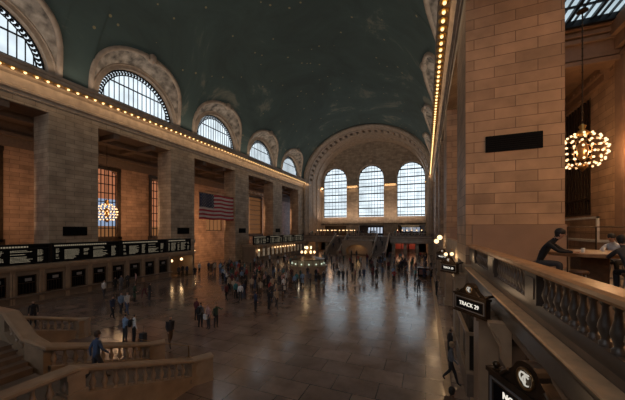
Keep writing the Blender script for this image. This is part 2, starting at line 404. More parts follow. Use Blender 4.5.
# upper-floor openings under the windows
h2 = [(x - 3.9, x + 3.9, BAL, 8.0, 0) for x in WINX]
wall_holes(mb, lambda s, z, d: (s, YW + d, z), XC - 16.7, XC + 16.7, 0, 8.6, h2, 1.2)
struct(mb.build('wall_west', STONE), 'west wall of stone blocks around three great windows')
mb = MB()
for a, b in ((XC - 16.6, WINX[0] - 4.1), (WINX[0] + 4.1, WINX[1] - 4.1), (WINX[1] + 4.1, WINX[2] - 4.1), (WINX[2] + 4.1, XC + 16.6)):
    mb.box(a, b, YW - .55, YW, 20.9, 21.5); mb.box(a, b, YW - .3, YW, 20.1, 20.9)
root = struct(mb.build('cornice_west', TRIM), 'short cornice pieces with bulbs between the great windows')
for a, b in ((XC - 16.3, WINX[0] - 4.3), (WINX[0] + 4.3, WINX[1] - 4.3), (WINX[1] + 4.3, WINX[2] - 4.3), (WINX[2] + 4.3, XC + 16.3)):
    m_ = max(2, int((b - a) / .55))
    for i in range(m_):
        o = bpy.data.objects.new('light_bulb', me_bulb); C.objects.link(o); o.parent = root; o.location = (a + (b - a) * (i + .5) / m_, YW - .42, 20.88)
    light('cornice_glow', ((a + b) / 2, YW - .7, 20.6), 14, kind='AREA', size=(b - a, .2), rot=(math.radians(40), 0, 0))
# keystones and blank medallions above windows
for i, x in enumerate(WINX):
    mb = MB()
    pts = [(x - 4.3 * math.cos(PI * j / 24), YW - .08, WZS + 4.3 * math.sin(PI * j / 24)) for j in range(25)]
    mb.path(pts, .2, 6); mb.box(x - .45, x + .45, YW - .5, YW, WZS + 3.9, WZS + 5.3); mb.ball((x, YW - .3, WZS + 5.4), .6, 8)
    mb.box(x - 4.4, x + 4.4, YW - .4, YW, WZ0 - .5, WZ0)
    struct(mb.build('trim_%d' % (i + 2), TRIM), 'stone surround and keystone of a great arched window')
def great_window(x, y, zb, zs, R, name, label, pane, flip=1):
    f = MB(); top = lambda s: zs + math.sqrt(max(0, R * R - s * s)); yy = y + flip * .6
    nb = 16
    for k in range(nb + 1):
        s = -R + 2 * R * k / nb; wd = .11 if k % 2 == 0 else .05
        if abs(s) > R - .01: s *= .985
        f.box(x + s - wd / 2, x + s + wd / 2, yy - .08, yy + .08, zb, top(s))
    H = zs + R - zb; nr = 7
    for k in range(nr):
        z = zb + .3 + k * (H - .5) / nr * 1.02
        hw = R if z < zs else math.sqrt(max(0.05, R * R - (z - zs) ** 2))
        f.box(x - hw, x + hw, yy - .25, yy + .25, z, z + .30)
        z2 = z + (H / nr) * .5; hw2 = R if z2 < zs else math.sqrt(max(0.05, R * R - (z2 - zs) ** 2))
        f.box(x - hw2, x + hw2, yy - .06, yy + .06, z2, z2 + .09)
    pts = [(x - (R - .1) * math.cos(PI * j / 24), yy, zs + (R - .1) * math.sin(PI * j / 24)) for j in range(25)]
    f.path(pts, .14, 6)
    wdw = struct(f.build(name, IRON), label)
    p = MB(); ys_ = yy + flip * .3
    P = [(x - R, ys_, zb), (x + R, ys_, zb)] + [(x + R * math.cos(PI * j / 24), ys_, zs + R * math.sin(PI * j / 24)) for j in range(25)]
    p.add(P, [list(range(len(P)))]); p.build('pane', pane, wdw)
for i, x in enumerate(WINX):
    great_window(x, YW, WZ0, WZS, 4.0, 'window_%d' % (i + 1), ['left', 'middle', 'right'][i] + ' great arched window of the west wall', PANE_W)
# east end behind the camera: wall with its own three windows
mb = MB(); wall_holes(mb, lambda s, z, d: (s, -14 - d, z), -46, 14, 0, 37, holes, 1.2, n=20)
struct(mb.build('wall_east', STONE), 'east wall behind the balcony')
for i, x in enumerate(WINX):
    great_window(x, -14, WZ0, WZS, 4.0, 'window_%d' % (i + 4), 'great arched window of the east wall', PANE_E, -1)

# ---------------------------------------------------------------- south alcoves
XB = -42.0
holes = []
for yc in (24.7,): pass
WIN = [(10.2, 14.6), (22.9, 27.0), (32.5, 34.3), (59.8, 65.8)]
hl = [(a, b, 5.5, 14.3, (b - a) / 2 * .5) for a, b in WIN]
hl += [(44.9, 49.6, 6.3, 9.2, 0)]
mb = MB(); wall_holes(mb, lambda s, z, d: (XB - d, s, z), -14, 96, 0, 20, hl, .5)
struct(mb.build('wall_south', STONE_W), 'back wall of the south alcoves, brick-coloured stone')
mb = MB(); mb.box(XB - 1, XL - .2, -14, 96, 18.16, 18.5)
for k in range(19):
    y = 2.5 + k * 4.9
    mb.box(XB, XL - .3, y, y + .7, 17.6, 18.2)
mb.box(XL - 3.6, XL - 2.9, -10, 90, 17.5, 18.2); mb.box(XB, XB + .6, -10, 90, 16.9, 18.2); mb.box(XB, XB + .9, -10, 90, 16.6, 16.95); mb.box(XB, XB + .3, -10, 90, 15.6, 16.6)
struct(mb.build('ceiling_south_alcoves', PLASTER), 'coffered alcove ceiling with crossing beams')
def alcove_window(a, b, zb, zs, n_, name, label, split):
    f = MB(); x = XB - .25; rise = (b - a) / 4
    nb = max(2, round((b - a) / .52))
    top = lambda s: zs + rise * math.sqrt(max(0, 1 - ((s - (a + b) / 2) / ((b - a) / 2)) ** 2))
    for k in range(nb + 1):
        s = a + (b - a) * k / nb; s = min(max(s, a + .05), b - .05); f.box(x - .05, x + .05, s - .045, s + .045, zb, top(s))
    for k in range(8):
        z = zb + k * (zs - zb) / 7; f.box(x - .06, x + .06, a, b, z - .06, z + .06)
    wdw = struct(f.build(name, IRON), label)
    p = MB(); xp = x - .15
    zm = zb + (zs - zb) * .18; zn = zb + (zs - zb) * .62
    p.add([(xp, a, zb), (xp, b, zb), (xp, b, zm), (xp, a, zm)], [(0, 1, 2, 3)], 1)
    p.add([(xp, a, zm), (xp, b, zm), (xp, b, zn), (xp, a, zn)], [(0, 1, 2, 3)], 2 if split else 0)
    N = 10; P = [(xp, a, zn), (xp, b, zn)] + [(xp, (a + b) / 2 + (b - a) / 2 * math.cos(PI * j / N), zs + rise * math.sin(PI * j / N)) for j in range(N + 1)]
    p.add(P, [list(range(len(P)))], 0); p.build('pane', [PANE_AMBER if n_ != 3 else PANE_DIM, PANE_DIM, PANE_BLUE], wdw)
for i, (a, b) in enumerate(WIN):
    f = MB(); x = XB
    for (y0, y1, z0, z1) in ((a - .45, a, 5.2, 15.0), (b, b + .45, 5.2, 15.0), (a - .6, b + .6, 4.9, 5.5), (a - .5, b + .5, 15.0, 15.5)): f.box(x, x + .18, y0, y1, z0, z1)
    struct(f.build('trim_alcove_%d' % i, BRONZE), 'dark metal surround of an alcove window')
    alcove_window(a, b, 5.5, 14.3, i, 'window_%d' % (30 + i), 'tall alcove window glowing amber behind iron bars', i == 1)
f = MB(); f.box(XB - .3, XB - .2, 44.9, 49.6, 6.3, 9.2); wd = struct(f.build('window_35', BRONZE), 'low lit window under the flag')
p = MB()
for k in range(4): p.box(XB - .19, XB - .17, 45.05 + k * 1.15, 45.05 + k * 1.15 + .95, 6.45, 9.05)
p.build('pane', PANE_DIM, wd)
mb = MB(); mb.box(XB, XB + .35, 44.6, 50.2, 14.0, 14.4); mb.box(XB, XB + .2, 45.0, 49.8, 11.8, 14.0, 1); mb.box(XB, XB + .4, 44.6, 50.2, 11.5, 11.8)
for (y, z, r) in ((47.4, 12.9, .7), (46.1, 12.6, .4), (48.7, 12.6, .4), (47.4, 13.6, .35), (45.6, 13.2, .25), (49.2, 13.2, .25)): mb.ball((XB + .25, y, z), r, 10, 1, (.5, 1, 1))
struct(mb.build('trim_carved_panel', [TRIM, RELIEF]), 'carved stone relief panel high on the alcove wall behind the flag')
mb = MB(); mb.box(XB, XB + .35, 59.4, 66.2, 15.9, 16.9, 1); mb.box(XB, XB + .2, 59.4, 59.8, 5.5, 15.9); mb.box(XB, XB + .2, 65.8, 66.2, 5.5, 15.9)
struct(mb.build('trim_surround', [TRIM, RELIEF]), 'carved stone surround of the barred window right of the flag')
for i, yc in enumerate(BAYS):
    light('alcove_lamp', (XL - 2.2, yc + 1.0, 9.5), LAMP_ALCOVE * (.9, .9, 1.1, 1.3, 1.3)[i], (1, .57, .33), kind='AREA', size=(6, 7), rot=(0, PI / 2, 0))
# black louvred grilles low on the piers
def vent(loc, wd, ht, rz, label):
    t = thing('wall_grille', label, 'grille', loc, rz)
    b = MB(); b.box(-wd / 2, wd / 2, -.02, .03, 0, ht); b.build('backing', BLACK, t)
    b = MB()
    for (x0, x1, z0, z1) in ((-wd / 2, wd / 2, 0, .07), (-wd / 2, wd / 2, ht - .07, ht), (-wd / 2, -wd / 2 + .07, 0, ht), (wd / 2 - .07, wd / 2, 0, ht)): b.box(x0, x1, -.07, 0, z0, z1)
    b.build('frame', BLACK, t)
    b = MB()
    for k in range(1, 8): b.box(-wd / 2 + .07, wd / 2 - .07, -.055, -.01, ht * k / 8 - .02, ht * k / 8 + .02)
    b.build('slats', BLACK, t)
for (a, b), w_ in zip(PIERS[1:5], ('first', 'second', 'third', 'fourth')):
    vent((XL + .03, (a + b) / 2, 5.9), 2.2, .95, PI / 2, 'black wall grille low on the %s south pier counted from the left' % w_)
vent((3.92, 16.08, 10.35), 2.3, .78, 0, 'wide black wall grille high on the big near pier at right')

# ---------------------------------------------------------------- balconies, north side
mb = MB(); mb.box(2.13, 13.2, -14, 60, 4.45, BAL); mb.box(-46, 13.2, -14, .8, 4.45, BAL)
struct(mb.build('floor_balcony', MARBLE_D), 'balcony floor along the north side')
# cornice ledge of the north balcony
prof = [(-.1, 4.62), (.17, 4.62), (.18, 4.60), (.17, 4.56), (-.1, 4.56)]
mb = MB(); mb.sweep([(-a, z) for a, z in prof], [(2.02, .8, 0), (2.02, 16.0, 0)])
struct(mb.build('trim_ledge', mat('ledge_marble_lit_tone', (.78, .50, .28), .6, var=.15)), 'projecting stone ledge below the balustrade')  # tone raised so the lamplight on the ledge is in its colour
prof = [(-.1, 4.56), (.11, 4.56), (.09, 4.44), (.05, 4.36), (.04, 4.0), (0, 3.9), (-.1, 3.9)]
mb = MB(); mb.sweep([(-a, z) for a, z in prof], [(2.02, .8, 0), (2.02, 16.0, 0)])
struct(mb.build('trim_fascia', mat('fascia_marble_shade_tone', (.06, .05, .042), .3, var=.2)), 'marble fascia under the ledge, toned dark for shade')  # shade below the lit ledge is put into this darker colour
mb = MB(); mb.box(1.95, 2.3, 20.2, YF, 3.9, 5.7)
struct(mb.build('wall_north_parapet', TRIM), 'stone parapet band of the far north gallery')
# north room walls
mb = MB()
wall_holes(mb, lambda s, z, d: (12.0 + d, s, z), 24.9, 60, BAL, 20.6, [(28.4, 36.0, 7.7, 16.9, 0)], .5)
mb.box(12.0, 12.7, -14, 24.9, BAL, 20.6)
struct(mb.build('wall_north_room', STONE_P), 'north wall of the balcony room')
mb = MB(); mb.box(1.9, 13, 40, 40.4, BAL, 20.6); struct(mb.build('wall_room_west', STONE_P), 'far wall of the balcony room')
mb = MB(); P = lambda a, z: (a, z)
mb.box(5.95, 12, 24.6, 26.0, 17.9, 20.6)
for k, (e, z) in enumerate(((.45, 20.3), (.32, 19.9), (.22, 19.5), (.12, 18.4), (.2, 18.0))): mb.box(5.95, 12, 24.6 - e, 24.62, z - .28, z)
mb.box(5.95, 12, 26, 40, 18.2, 18.5)
mb.box(11.3, 12, -14, 24.6, 19.3, 20.2); mb.box(11.6, 12, -14, 24.6, 18.5, 19.3); mb.box(11.8, 12, -14, 24.6, 17.9, 18.2)
mb.box(11.5, 12, 26, 40, 17.6, 18.2); mb.box(11.7, 12, 26, 40, 17.1, 17.6)
for k in range(26): mb.box(11.45, 11.9, 26.2 + k * .5, 26.45 + k * .5, 17.65, 17.85)
mb.box(11.8, 12.0, 24.2, 25.0, BAL, 17.9)
struct(mb.build('beam_room', mat('room_cornice_stone', (.25, .15, .095), .55, var=.2, scale=1.2)), 'moulded beams and cornices of the balcony room')
# skylight
mb = MB(); mb.box(5.9, 12.7, -14, 24.6, 20.55, 20.85)
sky_o = struct(mb.build('ceiling_skylight', IRON), 'dark frame of the gridded skylight over the balcony room')
b = MB()
for i in range(4):
    for j in range(13):
        x = 6.35 + i * 1.35; y = 23.9 - j * 1.65 - 1.35
        b.add([(x, y, 20.52), (x + 1.12, y, 20.52), (x + 1.12, y + 1.35, 20.52), (x, y + 1.35, 20.52)], [(0, 1, 2, 3)])
b.build('pane', PANE_SKY, sky_o)
b = MB()
for i in range(13): b.box(6.0 + i * .45, 6.05 + i * .45, 2, 24.2, 20.3, 20.5)
for j in range(4): b.box(6.0, 11.6, 23.9 - j * 6.6 - .1, 23.9 - j * 6.6 + .15, 20.1, 20.5)
b.build('glazing_bar', IRON, sky_o)
# barred north window
f = MB()
for k in range(16): f.box(12.0, 12.12, 28.4 + k * .5, 28.52 + k * .5, 7.7, 16.9)
f.box(11.95, 12.2, 28.4, 36, 8.9, 9.05); f.box(11.95, 12.2, 28.4, 36, 7.7, 7.85); f.box(11.95, 12.2, 28.4, 36, 14.6, 14.75)
wdw = struct(f.build('window_40', BRONZE), 'tall dark window with close vertical bars'); p = MB(); p.box(12.3, 12.35, 28.4, 36, 7.7, 16.9); p.build('pane', mat('dusk_glass', (.20, .10, .06), .4), wdw)
t = thing('service_counter', 'pale framed stone counter under the tall barred window', 'counter', (11.0, 25.2, BAL))
b = MB(); b.box(0, 1.0, 0, 9.8, 0, .9); b.build('body', STONE_P, t); b = MB(); b.box(-.15, 1.0, -.1, 8, .9, 1.05); b.build('worktop', WHITE, t)
b = MB(); b.box(-.02, .12, 0, .15, 1.05, 2.7); b.box(-.02, .12, 0, 8, 2.55, 2.7); b.build('frame', WHITE, t)

# north lower wall with track gates
gates = [(5.0, 9.4), (12.4, 16.9), (20.2, 25.2), (28.6, 33.6), (37, 42), (45.4, 50.4), (53.8, 58.8), (62.2, 67.2), (70.6, 75.6)]
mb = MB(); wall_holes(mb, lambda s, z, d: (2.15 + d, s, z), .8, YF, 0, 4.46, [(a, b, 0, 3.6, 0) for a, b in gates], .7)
mb.box(4.2, 4.4, .8, YF, 0, 4.46, 1)  # near-black back wall, painted for the shade behind the gates
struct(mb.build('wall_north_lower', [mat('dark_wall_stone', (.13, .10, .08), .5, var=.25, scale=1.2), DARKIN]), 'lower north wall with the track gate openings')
for i, y in enumerate((10.4, 18.3, 26.6, 35, 43.4, 51.8, 60.2, 68.6)):
    mb = MB(); mb.box(1.6, 2.2, y, y + 1.0, 0, 3.9); mb.box(1.5, 2.2, y - .08, y + 1.08, 0, .45); mb.box(1.52, 2.2, y - .06, y + 1.06, 3.55, 3.75)
    struct(mb.build('column_pilaster_%d' % (i + 1), mat('pilaster_marble_%d' % i, (.34, .235, .15), .4, var=.2, scale=1.2)), 'marble pilaster between track gates')
# curved corbel under the ledge
def corbel(y, label):
    prof = [(0, 0), (.52, 0), (.50, -.12), (.42, -.22), (.30, -.42), (.22, -.75), (.20, -1.05), (.10, -1.2), (0, -1.2)]
    mb = MB(); mb.sweep([(-a, z) for a, z in prof], [(0, 0, 0), (0, .34, 0)])
    for s in (.08, .26): mb.tube((-.5, s, -.1), (-.26, s, -.6), .03, n=6)
    tag(mb.build('corbel', MARBLE, loc=(2.14, y, 3.95)), label, 'bracket', 'corbels under the stone ledge')
corbel(8.9, 'curved stone corbel under the ledge just before the nearest pilaster')
corbel(4.6, 'curved stone corbel under the ledge beside the nearest hanging sign')
for i, (a, b) in enumerate(gates):
    t = thing('track_gate', ['dark bronze gate in the track opening nearest the camera, below the balustrade', 'dark bronze gate behind the framed display case', 'bronze gate of the track opening past the second hanging sign'][i] if i < 3 else 'distant bronze gate in the lower north wall, %s from the camera' % ['fourth', 'fifth', 'sixth', 'seventh', 'eighth', 'ninth'][i - 3], 'gate', (2.6, a, 0), 0, None if i < 3 else 'distant track gates')
    m1 = MB()
    for s in (0, b - a - .12): m1.box(0, .12, s, s + .12, 0, 3.6)
    m1.box(0, .12, 0, b - a, 3.45, 3.6); m1.box(0, .1, 0, b - a, 2.5, 2.62); m1.build('frame', BRONZE_L, t)
    for s in (0, 1):
        m2 = MB(); w2 = (b - a - .3) / 2; o0 = .13 + s * (w2 + .03)
        for q in range(9): m2.box(.03, .08, o0 + q * (w2 - .05) / 8, o0 + .05 + q * (w2 - .05) / 8, .05, 2.45)
        m2.box(.02, .09, o0, o0 + w2, .05, .6); m2.box(.02, .09, o0, o0 + w2, 2.35, 2.48); m2.build('gate_leaf', BRONZE, t)
    light('gate_lamp', (3.3, (a + b) / 2, 3.9), 9, (1, .6, .32), .2)
t = thing('display_case', 'framed glass case with pale edges against the wall beyond the nearest pilaster', 'case', (1.5, 12.3, 0))
b = MB(); b.box(0, .55, 0, 4.0, 0, .9); b.build('base', MARBLE_D, t)
b = MB()
for (y0, y1, z0, z1) in ((0, 4, .9, 1.02), (0, 4, 2.4, 2.52), (0, .12, .9, 2.5), (3.88, 4, .9, 2.5), (1.94, 2.06, .9, 2.5)): b.box(-.04, .08, y0, y1, z0, z1)
b.box(-.04, .55, -.03, .08, .9, 1.02); b.box(-.04, .55, -.03, .08, 2.4, 2.52); b.build('frame', MARBLE, t)
b = MB(); b.box(.09, .5, .09, 3.9, 1.02, 2.4); b.build('glass', mat('dark_glass', (.03, .025, .02), .08), t)

# balusters and balustrades
BALU = [(.075, 0), (.075, .05), (.05, .07), (.045, .10), (.09, .22), (.085, .27), (.045, .40), (.038, .50), (.06, .53), (.06, .56), (.075, .57), (.075, .62)]
mb0 = MB(); mb0.lathe(BALU, n=10); _o = mb0.build('baluster', MARBLE); ME_BAL = _o.data; bpy.data.objects.remove(_o)
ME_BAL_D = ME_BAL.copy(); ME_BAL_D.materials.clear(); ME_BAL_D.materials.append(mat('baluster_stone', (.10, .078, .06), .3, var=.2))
def baluster(parent, loc, sz=1.0, me=ME_BAL, sx=1.0):
    o = bpy.data.objects.new('baluster', me); C.objects.link(o); o.parent = parent; o.location = loc; o.scale = (sx, sx, sz)
RAIL = [(-.17, -.14), (.17, -.14), (.21, -.09), (.21, -.03), (.15, 0), (-.15, 0), (-.21, -.03), (-.21, -.09)]
t = thing('balustrade', 'long stone balustrade with polished top rail along the near north balcony', 'balustrade', (2.2, 1.0, BAL))
b = MB(); b.sweep(RAIL, [(0, 0, 1.0), (0, 15.05, 1.0)]); b.build('top_rail', mat('rail_marble', (.52, .30, .15), .25, var=.2, scale=3), t)
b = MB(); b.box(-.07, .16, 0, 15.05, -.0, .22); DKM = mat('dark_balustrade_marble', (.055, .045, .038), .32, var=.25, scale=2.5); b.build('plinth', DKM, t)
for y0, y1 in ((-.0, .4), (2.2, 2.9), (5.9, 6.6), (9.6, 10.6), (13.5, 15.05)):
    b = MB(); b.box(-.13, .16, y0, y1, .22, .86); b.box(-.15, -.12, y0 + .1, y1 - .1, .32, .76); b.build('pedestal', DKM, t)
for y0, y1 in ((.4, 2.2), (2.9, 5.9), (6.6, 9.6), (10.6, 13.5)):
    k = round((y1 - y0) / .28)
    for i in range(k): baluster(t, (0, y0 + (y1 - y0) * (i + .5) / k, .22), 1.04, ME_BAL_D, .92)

# ---------------------------------------------------------------- east stairs (bottom left)
def stone_parapet(name, label, pts, base, ped, bal_segs, flare=None):
    """pts: rail path, base(i) wall foot height; balusters stand on a low sloped wall below the rail"""
    t = thing(name, label, 'balustrade')
    b = MB(); b.sweep([(x * 1.15, z) for x, z in RAIL], pts); b.build('top_rail', MARBLE, t)
    wall = MB()
    P = [Vector(p) for p in pts]
    for i, (p, q) in enumerate(zip(P, P[1:])):
        d = Vector((q.x - p.x, q.y - p.y, 0)).normalized(); s = Vector((d.y, -d.x, 0)) * .16
        low = .78 if i in bal_segs else .14
        vs = [p - s, p + s, q + s, q - s]; top = [v - Vector((0, 0, low)) for v in vs]; bot = [Vector((v.x, v.y, base)) for v in vs]
        wall.add(bot + top, [(0, 1, 5, 4), (1, 2, 6, 5), (2, 3, 7, 6), (3, 0, 4, 7), (4, 5, 6, 7)])
        if i in bal_segs:
            s2 = s * 1.25; e = [p - s2, p + s2, q + s2, q - s2]
            tp = [v - Vector((0, 0, .72)) for v in e]; bt = [v - Vector((0, 0, .84)) for v in e]
            wall.add(bt + tp, [(0, 1, 5, 4), (1, 2, 6, 5), (2, 3, 7, 6), (3, 0, 4, 7), (4, 5, 6, 7), (3, 2, 1, 0)])
            L_ = (Vector((q.x, q.y, 0)) - Vector((p.x, p.y, 0))).length; n_ = max(2, round(L_ / .33))
            for k in range(n_):
                c = p.lerp(q, (k + .5) / n_); baluster(t, (c.x, c.y, c.z - .74), .98)
    wall.build('parapet_wall', MARBLE, t)
    for (x, y, z0, z1, r) in ped:
        b = MB(); b.box(x - r, x + r, y - r, y + r, z0, z1); b.box(x - r - .05, x + r + .05, y - r - .05, y + r + .05, z1 - .14, z1); b.box(x - r - .05, x + r + .05, y - r - .05, y + r + .05, z0, z0 + .2)
        b.build('pedestal', MARBLE, t)
    return t
stone_parapet('balustrade', 'nearest stone stair balustrade in the bottom left corner, sloping to the hall floor',
    [(-9, 1.2, 2.75), (-9, 4.6, 2.75), (-9.08, 8.9, 1.10), (-8.65, 9.6, 1.10)], 0, [(-9, 4.6, 2.0 - .1, 2.62, .2), (-9.08, 8.9, .2, 1.0, .2)], (0, 1))
stone_parapet('balustrade', 'curving stair balustrade behind the nearest one, with a steep ramped coping at left',
    [(-15.7, 5.3, 3.5), (-14.2, 5.3, 3.5), (-12.9, 5.3, 2.75), (-12.2, 5.5, 2.5), (-12.2, 9.4, 1.10), (-11.85, 9.9, 1.10)], 0, [(-12.2, 9.4, .0, 1.0, .2)], (1, 3))
stone_parapet('balustrade', 'small far balustrade of the mirrored stair flight, before the ticket windows',
    [(-19.6, 6.4, 2.45), (-19.6, 10.3, 1.12), (-19.1, 10.6, 1.12)], 0, [(-19.45, 10.4, 0, 1.05, .28)], (0,))
def flight(name, x0, x1, label):
    t = MB(); n_ = 12
    for i in range(n_):
        t.box(x0, x1, 4.6, 9.3 - i * .385, i * .146, (i + 1) * .146)
    t.box(x0, x1, 1.2, 4.6, 0, 1.752)
    return struct(t.build(name, MARBLE_D), label)
flight('floor_stair_north', -12.0, -9.15, 'lower stair flight down to the hall floor')
flight('floor_stair_south', -23.2, -19.8, 'mirrored stair flight down to the hall floor')
mb = MB()
for i in range(5): mb.box(-19.8 + i * .3 + .0, -12.3 - i * .32, 1.2, 5.14, 1.7 + i * .15 if i else 0, 1.85 + i * .15)
struct(mb.build('floor_landing', MARBLE_D), 'middle stair landing')
t = thing('handrail', 'thin low brass rail on posts at the foot of the stairs', 'rail', (-11.2, 10.75, 0))
b = MB(); b.path([(0, 0, .57), (-3.2, -.35, .57)], .02); b.build('rail', BRONZE_L, t)
for x in (0, -3.2):
    b = MB(); b.tube((x, x * .11, .0), (x, x * .11, .62), .03); b.lathe([(.12, 0), (.12, .02), (.03, .04)], (x, x * .11, 0)); b.build('post', BRONZE_L, t)

# ---------------------------------------------------------------- ticket offices (south side)
XT = -31.5
def ticket_office(y0, y1, label, lit, wins, open_y=None):
    t = thing('ticket_office', label, 'ticket office', (0, 0, 0))
    mb = MB(); hl = [(y - .62, y + .62, 1.0, 2.65, 0) for y in wins]
    if open_y: hl.append((*open_y, 0, 2.9, 0))
    wall_holes(mb, lambda s, z, d: (XT - d, s, z), y0, y1, 0, 3.2, hl, .35)
    mb.add([(XT, y0, 0), (XL, y0, 0), (XL, y0, 3.2), (XT, y0, 3.2)], [(0, 1, 2, 3)]); mb.add([(XT, y1, 0), (XL, y1, 0), (XL, y1, 3.2), (XT, y1, 3.2)], [(0, 1, 2, 3)])
    mb.build('front_wall', mat('ticket_wall_stone' + str(int(y0)), (.22, .16, .11), .45, var=.15, scale=1.0), t)
    b = MB(); b.box(XL, XT + .35, y0 - .1, y1 + .1, 3.2, 3.42); b.box(XL, XT + .2, y0 - .05, y1 + .05, 3.05, 3.2); b.box(XL, XT + .12, y0, y1, 3.42, 3.5); b.build('ledge', MARBLE, t)
    b = MB(); b.box(XT, XT + .12, y0, y1 if not open_y else open_y[0], 0, .28); b.box(XT, XT + .3, y0, y1 if not open_y else open_y[0], .84, .98); b.build('counter_shelf', MARBLE_D, t)
    b = MB(); b.box(XL + .1, XL + .2, y0, y1, 0, 3.2); b.build('rear_wall', PLASTER, t)
    for i, y in enumerate(wins):
        b = MB()
        for (a, c, z0, z1) in ((-.62, .62, 1.0, 1.07), (-.62, .62, 2.58, 2.65), (-.62, -.55, 1, 2.65), (.55, .62, 1, 2.65), (-.62, .62, 1.95, 2.0)): b.box(XT - .15, XT - .05, y + a, y + c, z0, z1)
        for q in range(5): b.box(XT - .12, XT - .09, y - .44 + q * .2, y - .42 + q * .2, 1.07, 1.95)
        wn = b.build('ticket_window', BRONZE, t)
        b = MB(); b.box(XT - .30, XT - .27, y - .6, y + .6, 1.0, 2.62); b.build('glass', BLACK if not lit else mat('lit_ticket_glass_%d' % i, (.1, .08, .06), .3, emit=(1, .75, .5), es=.10), wn)
        b = MB(); b.box(XT - .26, XT - .22, y - .05, y + .38, 2.1, 2.35); b.build('notice', mat('notice_%d_%d' % (i, int(y0)), (.25, .22, .2), .5, emit=(1, .9, .8), es=.004), wn)
        for s in (-.86, .86):
            b = MB(); b.box(XT, XT + .09, y + s - .075, y + s + .075, .28, 3.05); b.box(XT, XT + .13, y + s - .1, y + s + .1, 2.85, 3.05); b.build('pilaster', MARBLE, t)
    return t
ticket_office(2.0, 31.2, 'nearer ticket office front with a row of dark barred windows at left', False, [5.2 + 1.9 * k for k in range(12)], (27.3, 31.0))
ticket_office(47.2, 72.0, 'farther ticket office front beyond the passage, with lit lamps', True, [48.6 + 1.9 * k for k in range(12)])
def lamp_pendant(loc, label, r=.16, h=.5, power=14, grp=None):
    t = thing('wall_lamp', label, 'lamp', loc, 0, grp)
    b = MB(); b.tube((0, 0, 0), (0, 0, h), .015); b.lathe([(.03, h), (.1, h + .01), (.1, h + .03)]); b.build('stem', BRONZE_L, t)
    b = MB(); b.ball((0, 0, -.02), r, 10); b.build('globe', BULB_K, t)
    if power: light('lamp_light', (loc[0], loc[1], loc[2] - r - .08), power, (1, .62, .3), .15)
for i, (y, z) in enumerate(((28.2, 2.25), (29.9, 2.35))):
    lamp_pendant((XT - 1.0, y, z), ['warm globe lamp inside the open corner of the near ticket office, left one', 'warm globe lamp inside the open corner of the near ticket office, right one'][i], .2, .5, 8)
lamp_pendant((-36.2, 36.0, 2.9), 'warm globe lamp in the passage between the ticket offices', .18, .5, 12)
lamp_pendant((XT + .35, 47.9, 2.45), 'warm lamp on the left end of the farther ticket office', .17, .5, 5)
for k in range(9):
    lamp_pendant((XT + .45, 54.2 + k * 1.25, 2.7), 'warm lamp along the farther ticket office, %s of its row from the left' % ['first', 'second', 'third', 'fourth', 'fifth', 'sixth', 'seventh', 'eighth', 'last'][k], .13, .4, 2.5, 'lamps along the farther ticket office')
t = thing('doorway_light', 'tall yellow lit doorway panel in the passage', 'door', (XB + .01, 52.2, 0))
b = MB(); b.box(0, .1, -1.0, 1.0, 0, 2.6); b.build('frame', BRONZE, t); b = MB(); b.box(.1, .13, -.8, .8, .5, 2.1); b.build('pane', WARMWIN, t)
light('passage_lamp', (-37.5, 42, 3.4), 70, (1, .58, .32), kind='AREA', size=(3, 8), rot=(0, PI / 2, 0))
light('passage_lamp', (-37.5, 54, 3.4), 30, (1, .58, .32), kind='AREA', size=(3, 6), rot=(0, PI / 2, 0))
# departure boards
def board(y0, y1, label, n_rows, seed, hdr=True):
    n_rows += 2
    r_ = random.Random(seed); L_ = y1 - y0
    t = thing('departure_board', label, 'departure board', (XT - .5, y0, 3.5))
    b = MB(); b.box(-.25, 0, .06, L_ - .06, 0, 1.75); b.build('panel', BLACK, t)
    b = MB()
    for (a, c, z0, z1) in ((0, L_, 0, .1), (0, L_, 1.66, 1.78), (0, .12, 0, 1.78), (L_ - .12, L_, 0, 1.78)): b.box(-.27, .04, a, c, z0, z1)
    b.box(-.27, .02, 0, L_, 1.36, 1.42); b.build('frame', IRON, t)
    b = MB()
    cols = [(.05, .10), (.16, .36), (.42, .50), (.56, .80), (.85, .93)]
    for i in range(n_rows):
        z = 1.24 - i * 1.08 / n_rows
        for ci, (c0, c1) in enumerate(cols):
            if r_.random() < .12: continue
            y = c0 * L_; e = (c0 + (c1 - c0) * r_.uniform(.6, 1)) * L_
            while y < e: q = r_.uniform(.05, .13); b.box(.0, .012, y, min(y + q, e), z - .05, z); y += q + .035
    if hdr:
        y = .2
        while y < L_ * .75: q = r_.uniform(.08, .16); b.box(.0, .012, y, y + q, 1.47, 1.60); y += q + .05
    b.build('lettering', LED, t)
board(2.2, 8.4, 'leftmost black departure board, cut by the picture edge', 8, 1)
board(8.5, 14.6, 'second black departure board from the left with dense amber rows', 8, 2)
board(14.7, 20.9, 'third black departure board from the left, above the dark ticket windows', 8, 3)
board(21.0, 27.0, 'fourth black departure board from the left with columns of times', 8, 4)
board(27.1, 31.1, 'short black departure board at the right end of the near row', 7, 5)
for k in range(4):
    board(47.3 + 6.2 * k, 53.4 + 6.2 * k, ['leftmost', 'second', 'third', 'rightmost'][k] + ' board above the farther ticket office, in line with the others', 7, 10 + k)

